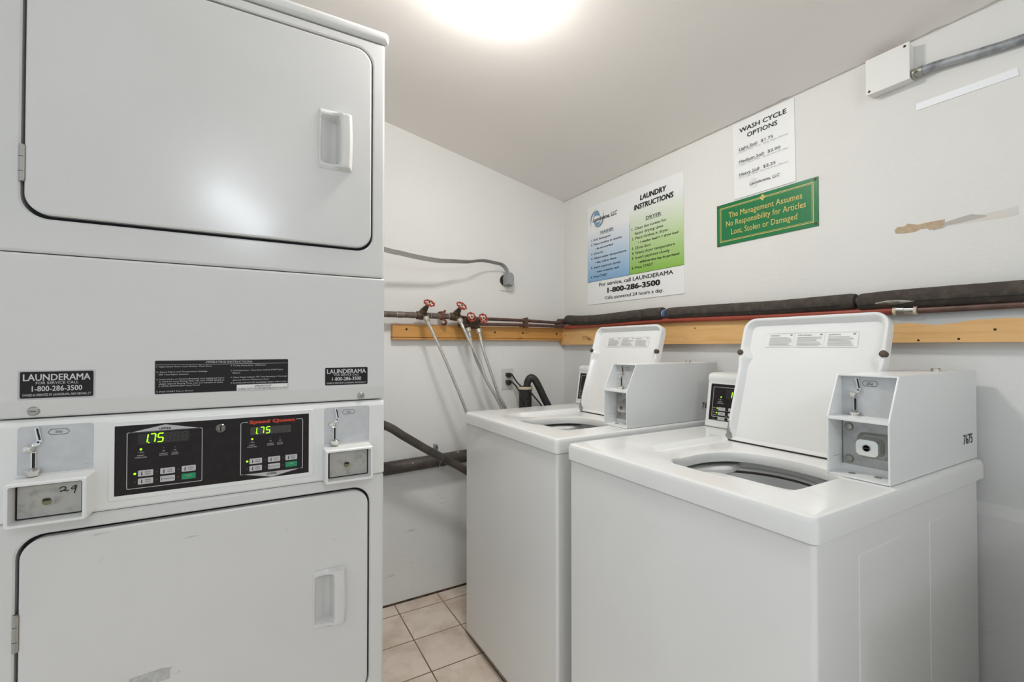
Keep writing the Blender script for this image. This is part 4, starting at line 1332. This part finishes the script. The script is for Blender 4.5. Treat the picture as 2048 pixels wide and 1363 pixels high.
tag(m.build('adhesive_strip', smooth=False, origin=(XR, .42, 1.826)), 'bright white flat strip stuck on the right wall below the conduit', 'strip')
m = MB()
def patch(pts, d, mt):
    m.prism([(XR, u, v) for u, v in pts], (-d, 0, 0), mt)
patch([(.4897, 1.5036), (.4409, 1.5129), (.3501, 1.5175), (.3279, 1.5195), (.3280, 1.4985), (.3503, 1.4973), (.4546, 1.5007)], .0004, 'stain_cream')
patch([(.4579, 1.5115), (.4409, 1.5152), (.4081, 1.5204), (.3986, 1.5167), (.3801, 1.5103), (.3832, 1.5067), (.4019, 1.5057), (.4277, 1.503), (.4546, 1.5025), (.4615, 1.4973), (.4826, 1.496), (.4826, 1.503)], .0007, 'stain_grey')
patch([(.5636, 1.5155), (.5576, 1.5215), (.5419, 1.5203), (.5341, 1.5258), (.5115, 1.5181), (.4968, 1.5194), (.4788, 1.5197), (.4579, 1.5193), (.4597, 1.506), (.4649, 1.5003), (.4897, 1.499), (.4933, 1.5045), (.5079, 1.5054), (.5191, 1.5008), (.5421, 1.501), (.5617, 1.5052)], .0010, 'stain_tan')
tag(m.build('tape_residue', smooth=False, origin=(XR, .45, 1.50)), 'torn tan and grey tape residue on the wall beside the green sign', 'residue')

# ------------------------------------------------------------------ boards
m = MB()
m.box((.565, 2.076, 1.2345), (1.524, YB, 1.2945), 'wood_back', .0015)
m.box((.565, 2.0785, 1.2315), (1.524, YB, 1.236), 'rust', 0)
m.box((.565, 2.076, 1.2235), (1.524, YB, 1.2325), 'wood_back', .0012)
bb = m.build('wooden_board', origin=(1.05, YB, 1.2235)); tag(bb, 'varnished wooden board on the back wall under the valves', 'board')
for x, z in ((.63, 1.2714), (1.0933, 1.2645), (1.2616, 1.2629), (1.4829, 1.2608)):
    m = MB(); m.lathe([(.0055, 0), (.0048, .0015), (.001, .002)], Vector((x, 2.076, z)) - Vector((1.05, YB, 1.2235)), (0, -1, 0), 'socket_dark', 10); m.build('nail', bb)
m = MB()
m.box((1.524, -.9, 1.2005), (XR, YB, 1.294), 'wood_right', .0015)
rb = m.build('wooden_board', origin=(XR, .6, 1.2005)); tag(rb, 'pine board along the right wall behind the washers', 'board')
for y_, z in ((2.052, 1.2549), (1.1978, 1.2632), (.5042, 1.2071), (.4255, 1.2095), (.3618, 1.2309)):
    m = MB(); m.lathe([(.0030, 0), (.0026, .0007), (.001, .001)], Vector((1.524, y_, z)) - Vector((XR, .6, 1.2005)), (-1, 0, 0), 'socket_dark', 10); m.build('nail', rb)

# ------------------------------------------------------------------ pipes on the back wall
PV = 2.045
m = MB()
m.tube([(-.2, PV, 1.336), (.885, PV, 1.336)], .0135, 'pipe_old', 16)
for x in (.575, .602, .637, .660, .735, .785, .825):
    m.ring((x, PV, 1.336), (1, 0, 0), .0136, .0012, 'hose_fit', 16, 6)
for x in (.590, .648):
    m.tube([(x - .012, PV, 1.336), (x + .012, PV, 1.336)], .0148, 'pipe_old', 16)
m.tube([(.885, PV, 1.336), (.93, PV + .004, 1.331), (1.262, PV + .006, 1.3285), (1.50, PV + .006, 1.3215), (1.53, PV + .004, 1.3205)], .0082, 'copper', 12)
for x in (1.262, 1.465):
    m.tube([(x - .010, PV + .006, 1.3285 if x < 1.4 else 1.3225), (x + .010, PV + .006, 1.3285 if x < 1.4 else 1.3225)], .0102, 'pipe_old', 12)
tag(m.build('water_pipe', origin=(.9, PV, 1.336)), 'upper tarnished water pipe along the back wall, thick at its left half', 'pipe')
m = MB()
m.tube([(.895, PV + .002, 1.300), (1.0, PV + .006, 1.3030), (1.262, PV + .006, 1.3045), (1.50, PV + .006, 1.3020), (1.53, PV + .004, 1.3015)], .0082, 'copper', 12)
for x in (1.268, 1.472):
    m.tube([(x - .010, PV + .006, 1.3035), (x + .010, PV + .006, 1.3035)], .0102, 'pipe_old', 12)
tag(m.build('water_pipe', origin=(1.2, PV, 1.303)), 'lower thin copper pipe on the back wall just above the board', 'pipe')
hg = 'pipe hangers on the back wall'
m = MB(); m.ring((.788, PV, 1.337), (1, 0, .1), .0175, .0045, 'rust', 20, 8); m.box((.782, 2.03, 1.352), (.806, PV + .03, 1.358), 'rust', .001); m.tube([(.79, PV - .01, 1.322), (.806, PV - .012, 1.312), (.812, PV, 1.300), (.812, YB - .02, 1.298)], .0055, 'rust', 8, smooth=3)
m.lathe([(.005, 0), (.005, .012)], (.802, PV - .012, 1.352), (0, 0, 1), 'rust', 8)
tag(m.build('pipe_hanger', origin=(.788, PV, 1.337)), 'rusty pipe clamp between the two upper valves', 'pipe clamp')
m = MB(); m.box((1.254, PV - .006, 1.292), (1.274, PV + .02, 1.342), 'rust', .002); m.tube([(1.264, PV - .008, 1.345), (1.262, PV - .008, 1.295)], .004, 'brass_old', 8); m.box((1.256, PV + .01, 1.300), (1.272, YB, 1.306), 'rust')
tag(m.build('pipe_hanger', origin=(1.264, PV, 1.31)), 'small dark pipe bracket right of the valves holding both thin pipes', 'pipe clamp')

def valve(loc, wheel_c, wheel_n, outlet, label, R=.0235):
    e = empty('water_valve', loc, label, 'valve', 'red-wheeled water valves on the back wall')
    O = Vector(loc)
    wc = Vector(wheel_c) - O; wn = Vector(wheel_n).normalized(); ol = Vector(outlet) - O
    m = MB()
    m.lathe([(.012, -.026), (.019, -.022), (.019, -.012), (.0215, 0), (.019, .012), (.019, .022), (.012, .026)], (0, 0, 0), (1, 0, 0), 'brass_old', 18)
    stem0 = wn * .010
    L_ = (wc - stem0).length
    m.lathe([(.017, 0), (.017, L_ * .30), (.013, L_ * .32), (.013, L_ * .52), (.010, L_ * .54), (.010, L_ * .72), (.0045, L_ * .74), (.0045, L_)], stem0, wc - stem0, 'brass_old', 10)
    m.tube([Vector((0, 0, 0)), ol * .6, ol], .0115, 'brass_old', 12)
    m.build('body', e)
    u = wn.orthogonal().normalized(); v = wn.cross(u)
    m = MB()
    n_ = 64
    m.tube([wc + (u * math.cos(2 * PI * i / n_) + v * math.sin(2 * PI * i / n_)) * (R * (1 + .075 * math.cos(8 * 2 * PI * i / n_))) for i in range(n_)], .0034, 'wheel_red', 8, closed=True)
    for k in range(4):
        a = PI / 4 + k * PI / 2
        m.tube([wc + (u * math.cos(a) + v * math.sin(a)) * .008, wc + (u * math.cos(a) + v * math.sin(a)) * R * .95], .0028, 'wheel_red', 6)
    hw = m.build('handwheel', e)
    m = MB()
    m.lathe([(.0105, -.002), (.0105, .0022), (.001, .0024)], wc, wn, 'cream', 16)
    m.lathe([(.0045, .0022), (.0045, .006), (.001, .0065)], wc, wn, 'socket_dark', 8)
    m.build('nut', hw)
    return e
valve((.690, PV, 1.336), (.713, 2.0, 1.3905), (.10, -.62, .78), (.699, 2.002, 1.322), 'water valve with a red handwheel, leftmost on the thick pipe')
valve((.858, PV, 1.336), (.8735, 1.998, 1.3855), (.18, -.70, .68), (.8655, 2.002, 1.318), 'raised red-wheeled water valve at the right end of the thick pipe')
valve((.903, PV, 1.303), (.922, 1.992, 1.333), (.10, -.92, .38), (.9095, 2.004, 1.284), 'lower red-wheeled valve beside the copper pipes, left of the last one', .022)
valve((.953, PV, 1.298), (.9845, 1.990, 1.3285), (.12, -.93, .34), (.9645, 2.004, 1.281), 'rightmost red-wheeled water valve, low against the copper pipes', .022)

def hose(path, label):
    P0 = Vector(path[0])
    e = empty('supply_hose', path[0], label, 'hose', 'braided steel washer supply hoses')
    pts = [Vector(p) - P0 for p in path]
    m = MB(); m.tube(pts, .0068, 'braid', 12, smooth=6); m.build('hose', e)
    d = (pts[1] - pts[0]).normalized()
    m = MB()
    m.lathe([(.0135, -.012), (.0135, .006), (.0105, .010)], (0, 0, 0), d, 'hose_fit', 8)
    m.lathe([(.0085, .008), (.0085, .034), (.0072, .036)], (0, 0, 0), d, 'chrome', 14)
    m.build('fitting', e)
tail = lambda a, b, c_: [a, b, c_]
hose([(.700, 1.997, 1.316), (.7292, 1.975, 1.2379), (.7598, 1.96, 1.1626), (.8052, 1.945, 1.0503), (.8661, 1.93, .8923), (.905, 1.915, .74), (.915, 1.905, .55), (.915, 1.90, .30)], 'braided steel hose hanging from the leftmost valve')
hose([(.866, 1.997, 1.312), (.9064, 1.97, 1.2066), (.9502, 1.955, 1.1143), (.9768, 1.94, 1.0298), (1.0446, 1.92, .901), (1.075, 1.91, .78), (1.08, 1.905, .55), (1.08, 1.90, .30)], 'braided steel hose from the upper valve, crossing over the others')
hose([(.9101, 2.0, 1.2693), (.9198, 1.992, 1.214), (.9398, 1.985, 1.1372), (.9624, 1.975, 1.0843), (1.000, 1.965, 1.0093), (1.064, 1.945, .8942), (1.10, 1.938, .78), (1.108, 1.935, .55), (1.108, 1.93, .30)], 'braided steel hose hanging behind the crossing hose')
hose([(.965, 2.0, 1.265), (.9771, 1.975, 1.1755), (1.0134, 1.96, 1.0584), (1.0479, 1.95, .9562), (1.0781, 1.94, .8965), (1.125, 1.955, .78), (1.135, 1.96, .55), (1.135, 1.96, .30)], 'braided steel hose hanging from the rightmost valve')

# ------------------------------------------------------------------ dryer cord and outlet
m = MB()
m.box((1.140, YB - .006, 1.4855), (1.216, YB, 1.5765), 'outlet', .002)
m.lathe([(.030, 0), (.030, .002), (.001, .002)], (1.166, YB - .006, 1.540), (0, -1, 0), 'socket_dark', 24)
tag(m.build('wall_outlet', origin=(1.178, YB, 1.486)), 'white dryer power outlet on the back wall with a plug in it', 'outlet')
cord = empty('power_cord', (1.165, 2.06, 1.54), 'flat grey dryer power cord reaching across the back wall to the outlet', 'cord')
KO = Vector((1.165, 2.06, 1.54))
cp_ = [(.12, 1.87, 1.66), (.30, 1.90, 1.63), (.5024, 1.93, 1.5988), (.5589, 1.94, 1.5948), (.6174, 1.95, 1.5894), (.678, 1.96, 1.5859), (.753, 1.97, 1.5845), (.8283, 1.985, 1.5917), (.9097, 2.0, 1.5994), (.9672, 2.02, 1.6134), (1.0158, 2.035, 1.62), (1.0802, 2.05, 1.6183), (1.1234, 2.06, 1.6150), (1.1470, 2.065, 1.6020), (1.1590, 2.065, 1.5830), (1.1640, 2.06, 1.562)]
cps = catmull([Vector(p) - KO for p in cp_], 5)
m = MB()
for k in range(4):
    off = (k - 1.5) * .0052
    pts = []
    for i, p in enumerate(cps):
        d = (cps[min(i + 1, len(cps) - 1)] - cps[max(i - 1, 0)]).normalized()
        s_ = i / len(cps)
        tw = .35 + 1.1 * math.sin(PI * s_ * 1.05)      # the ribbon lies flatter near the middle
        up = Vector((0, 0, 1)); up = (up - d * up.dot(d)).normalized() if abs(d.z) < .95 else Vector((1, 0, 0))
        sd = d.cross(up)
        tw = .25 + .75 * max(0, min(1, (s_ - .35) / .2)) * max(0, min(1, (.95 - s_) / .1))
        q = up * math.cos(tw) + sd * math.sin(tw)
        pts.append(p + q * off)
    m.tube(pts, .0030, 'grey_cord', 8)
m.build('cable', cord)
m = MB()
pl = [( -.018, -.028), (.016, -.034), (.024, -.018), (.024, .020), (.014, .034), (-.008, .036), (-.020, .014)]
cc = Vector((1.171, 0, 1.541)) - Vector((KO.x, 0, KO.z))
m.loops([[Vector((cc.x + u, y_, cc.z + v)) * 1 for u, v in pl] for y_ in (.036, -.004)] + [[Vector((cc.x + u * .85, -.012, cc.z + v * .88)) for u, v in pl]], 'grey_plug', True, True)
m.build('plug', cord)

# ------------------------------------------------------------------ standpipe, drain hose and black plugs
m = MB()
m.lathe([(.033, .10), (.033, .965), (.035, .966), (.035, .985), (.031, .986), (.031, .96), (.001, .955)], (1.2305, 2.0, 0), (0, 0, 1), 'rubber', 24)
m.lathe([(.0355, .972), (.0365, .974), (.0365, .984), (.0355, .986)], (1.2305, 2.0, 0), (0, 0, 1), 'cream', 24, False, False)
m.tube([(1.2305, 2.0, .11), (1.2305, 2.05, .09), (1.2305, YB, .09)], .033, 'rubber', 20)
tag(m.build('standpipe', origin=(1.2305, 2.0, .1)), 'black vertical drain standpipe against the back wall by the corner', 'pipe')
m = MB()
m.tube([(1.236, 1.995, .93), (1.238, 1.995, .99), (1.243, 1.99, 1.018), (1.256, 1.985, 1.031), (1.272, 1.975, 1.020), (1.290, 1.965, .985), (1.318, 1.952, .92), (1.345, 1.94, .86), (1.372, 1.925, .76), (1.38, 1.915, .60), (1.38, 1.91, .35)], .0185, 'rubber', 16, smooth=5)
tag(m.build('drain_hose', origin=(1.24, 1.995, .93)), 'black drain hose hooked over the top of the standpipe', 'hose')
m = MB(); m.box((1.148, YB - .005, .966), (1.219, YB, 1.075), 'outlet', .002)
for z in (1.0388, 1.0016):
    m.box((1.170, YB - .007, z - .013), (1.198, YB - .004, z + .013), 'outlet', .002)
tag(m.build('wall_outlet', origin=(1.18, YB, .966)), 'white double outlet low on the back wall behind the hoses', 'outlet')
for z, path, lab in ((1.0410, [(1.1966, 2.083, 1.0464), (1.2228, 2.05, .9925), (1.2329, 1.96, .9627), (1.246, 1.945, .9411), (1.2751, 1.93, .9013), (1.30, 1.915, .85), (1.315, 1.89, .70), (1.315, 1.88, .40)], 'upper black plug and cord in the low double outlet'),
                     (1.0025, [(1.1966, 2.083, 1.0059), (1.2091, 2.055, .9818), (1.1928, 1.965, .9394), (1.2021, 1.95, .902), (1.212, 1.935, .85), (1.215, 1.90, .70), (1.215, 1.88, .40)], 'lower black plug and cord in the low double outlet')):
    e = empty('washer_cord', (1.183, YB - .007, z), lab, 'cord', 'black washer power cords')
    o_ = Vector((1.183, YB - .007, z))
    m = MB(); m.prism([Vector(p) - o_ for p in ((1.168, 2.099, z + .012), (1.168, 2.099, z - .004), (1.180, 2.099, z - .014), (1.194, 2.099, z - .010), (1.196, 2.099, z + .008), (1.190, 2.099, z + .012))], (0, -.022, 0), 'rubber', .003); m.build('plug', e)
    m = MB(); m.tube([Vector(p) - o_ for p in path], .0042, 'rubber', 10, smooth=5); m.build('cable', e)

# ------------------------------------------------------------------ dark pipes low on the back wall
m = MB()
m.tube([(-.3, 2.06, .637), (.5257, 2.06, .6419), (.9123, 2.06, .6536), (1.15, 2.06, .661), (1.17, 2.06, .661)], .0300, 'peel', 20)
m.ring((.80, 2.06, .650), (1, 0, .03), .0305, .003, 'peel', 24)
lp = m.build('drain_pipe', origin=(.6, 2.06, .645)); tag(lp, 'thick dark peeling pipe running level along the back wall', 'pipe')
m = MB(); m.box((-.006 + .1781, .012, .03), (.006 + .1781, .047, .075), 'galv', .001); m.lathe([(.004, 0), (.004, .004)], (.1781, .012, .064), (0, -1, 0), 'rust', 8); m.ring((.1781, 0, .004), (1, 0, 0), .031, .0022, 'galv', 24, 6); m.build('strap', lp)
m = MB()
m.tube([(.10, 1.87, .98), (.30, 1.90, .935), (.4894, 1.92, .8619), (.5724, 1.92, .8081), (.6883, 1.92, .7312), (.8504, 1.92, .631), (.98, 1.90, .53), (1.08, 1.86, .40), (1.12, 1.84, .25)], .0178, 'peel', 16, smooth=6)
tag(m.build('drain_hose', origin=(.5, 1.92, .86)), 'slanting dark peeling hose between the dryer and the far washer', 'hose')

# ------------------------------------------------------------------ insulated and red pipes on the right wall
IX = 1.512
ig = 'foam sleeves on the right wall pipe'
def sleeve(path, label, r=.029):
    m = MB()
    P_ = catmull([Vector(p) for p in path], 10)
    m.tube(P_, lambda t: r * (1 - .10 * max(0, 1 - t / .03) - .10 * max(0, 1 - (1 - t) / .03)), 'foam', 20, wob=.012)
    # slit seam facing the room
    m.tube([p + Vector((-r * .93, 0, -r * .42)) for p in P_[2:-2]], .0012, 'gap_dark', 5)
    return tag(m.build('pipe_insulation', origin=path[0]), label, 'pipe insulation', ig)
sleeve([(IX, 2.015, 1.3375), (IX, 1.90, 1.328), (IX, 1.7467, 1.3245), (IX, 1.5885, 1.3282), (IX, 1.449, 1.3310)], 'grey foam pipe sleeve nearest the room corner, below the laundry poster', .0265)
sleeve([(IX, 1.445, 1.3312), (IX, 1.40, 1.3312), (IX, 1.345, 1.3300)], 'short grey foam pipe sleeve piece between two longer ones', .027)
sleeve([(IX, 1.318, 1.3290), (IX, 1.14, 1.3265), (IX, .97, 1.3225), (IX, .8589, 1.3200), (IX, .640, 1.3210)], 'long grey foam pipe sleeve above the raised lids', .0235)
s3 = sleeve([(IX, .630, 1.3165), (IX, .58, 1.3182), (IX, .538, 1.3189), (IX, .4562, 1.3184), (IX, .312, 1.3163), (IX, .1, 1.314), (IX, -.9, 1.31)], 'foam pipe sleeve with a torn foil patch at the right edge', .0245)
m = MB()
vs = []; fs = []
nu, nv = 16, 6
for i in range(nu + 1):
    for j in range(nv + 1):
        t_ = i / nu
        y_ = .585 - .085 * t_
        wdt = .34 * math.sin(PI * min(.97, .05 + t_)) ** .8
        a = PI + .42 + (j / nv - .5) * wdt * 1.5
        rr = .0250 + .002 * math.sin(PI * j / nv)
        vs.append(Vector((IX + rr * math.cos(a), y_, 1.3186 + rr * math.sin(a))) - Vector((IX, .630, 1.3165)))
for i in range(nu):
    for j in range(nv):
        a = i * (nv + 1) + j
        fs.append((a, a + 1, a + nv + 2, a + nv + 1))
m.raw(vs, fs, 'foil'); m.build('foil_patch', s3)
m = MB()
m.tube([(IX, 2.10, 1.337), (IX, 1.9, 1.328), (IX, 1.75, 1.3245), (IX, 1.449, 1.331), (IX, 1.33, 1.329), (IX, .97, 1.3225), (IX, .64, 1.32), (IX, .538, 1.3185), (IX, -.9, 1.31)], .012, 'copper', 12)
m.tube([(IX, 1.338, 1.3295), (IX, 1.324, 1.3292)], .0185, 'blue_tape', 14)
m.tube([(IX, 1.344, 1.3297), (IX, 1.338, 1.3295)], .016, 'cream', 14)
tag(m.build('water_pipe', origin=(IX, 1.33, 1.33)), 'water pipe inside the foam sleeves, bare with blue tape at the gap', 'pipe')
m = MB()
m.tube([(1.5125, 2.04, 1.2965), (1.5125, 1.7, 1.2985), (1.5125, 1.2876, 1.3000), (1.5125, .98, 1.2940), (1.5125, .8594, 1.2918), (1.5125, .5519, 1.2878)], .0105, 'red_pipe', 14)
tag(m.build('water_pipe', origin=(1.535, 1.0, 1.30)), 'red water pipe under the foam sleeves along the right wall', 'pipe')
m = MB()
m.tube([(1.513, .5519, 1.2876), (1.513, .5440, 1.2874)], .0125, 'cream', 14)
m.tube([(1.513, .5440, 1.2874), (1.513, .5280, 1.2868)], .0130, 'steel', 14)
m.tube([(1.513, .5280, 1.2868), (1.513, .5075, 1.2860)], .0115, 'chrome', 14)
m.tube([(1.513, .5075, 1.2860), (1.513, .5010, 1.2857)], .0125, 'cream', 14)
tag(m.build('pipe_coupling', origin=(1.5345, .53, 1.29)), 'silver coupling with cream ends joining red and copper pipes', 'pipe coupling')
m = MB()
m.tube([(1.513, .5010, 1.2856), (1.513, .4571, 1.2850), (1.513, .3127, 1.2860), (1.513, -.9, 1.284)], .0088, 'copper', 14)
tag(m.build('water_pipe', origin=(1.5345, .4, 1.288)), 'brown copper pipe at the right edge beyond the silver coupling', 'pipe')
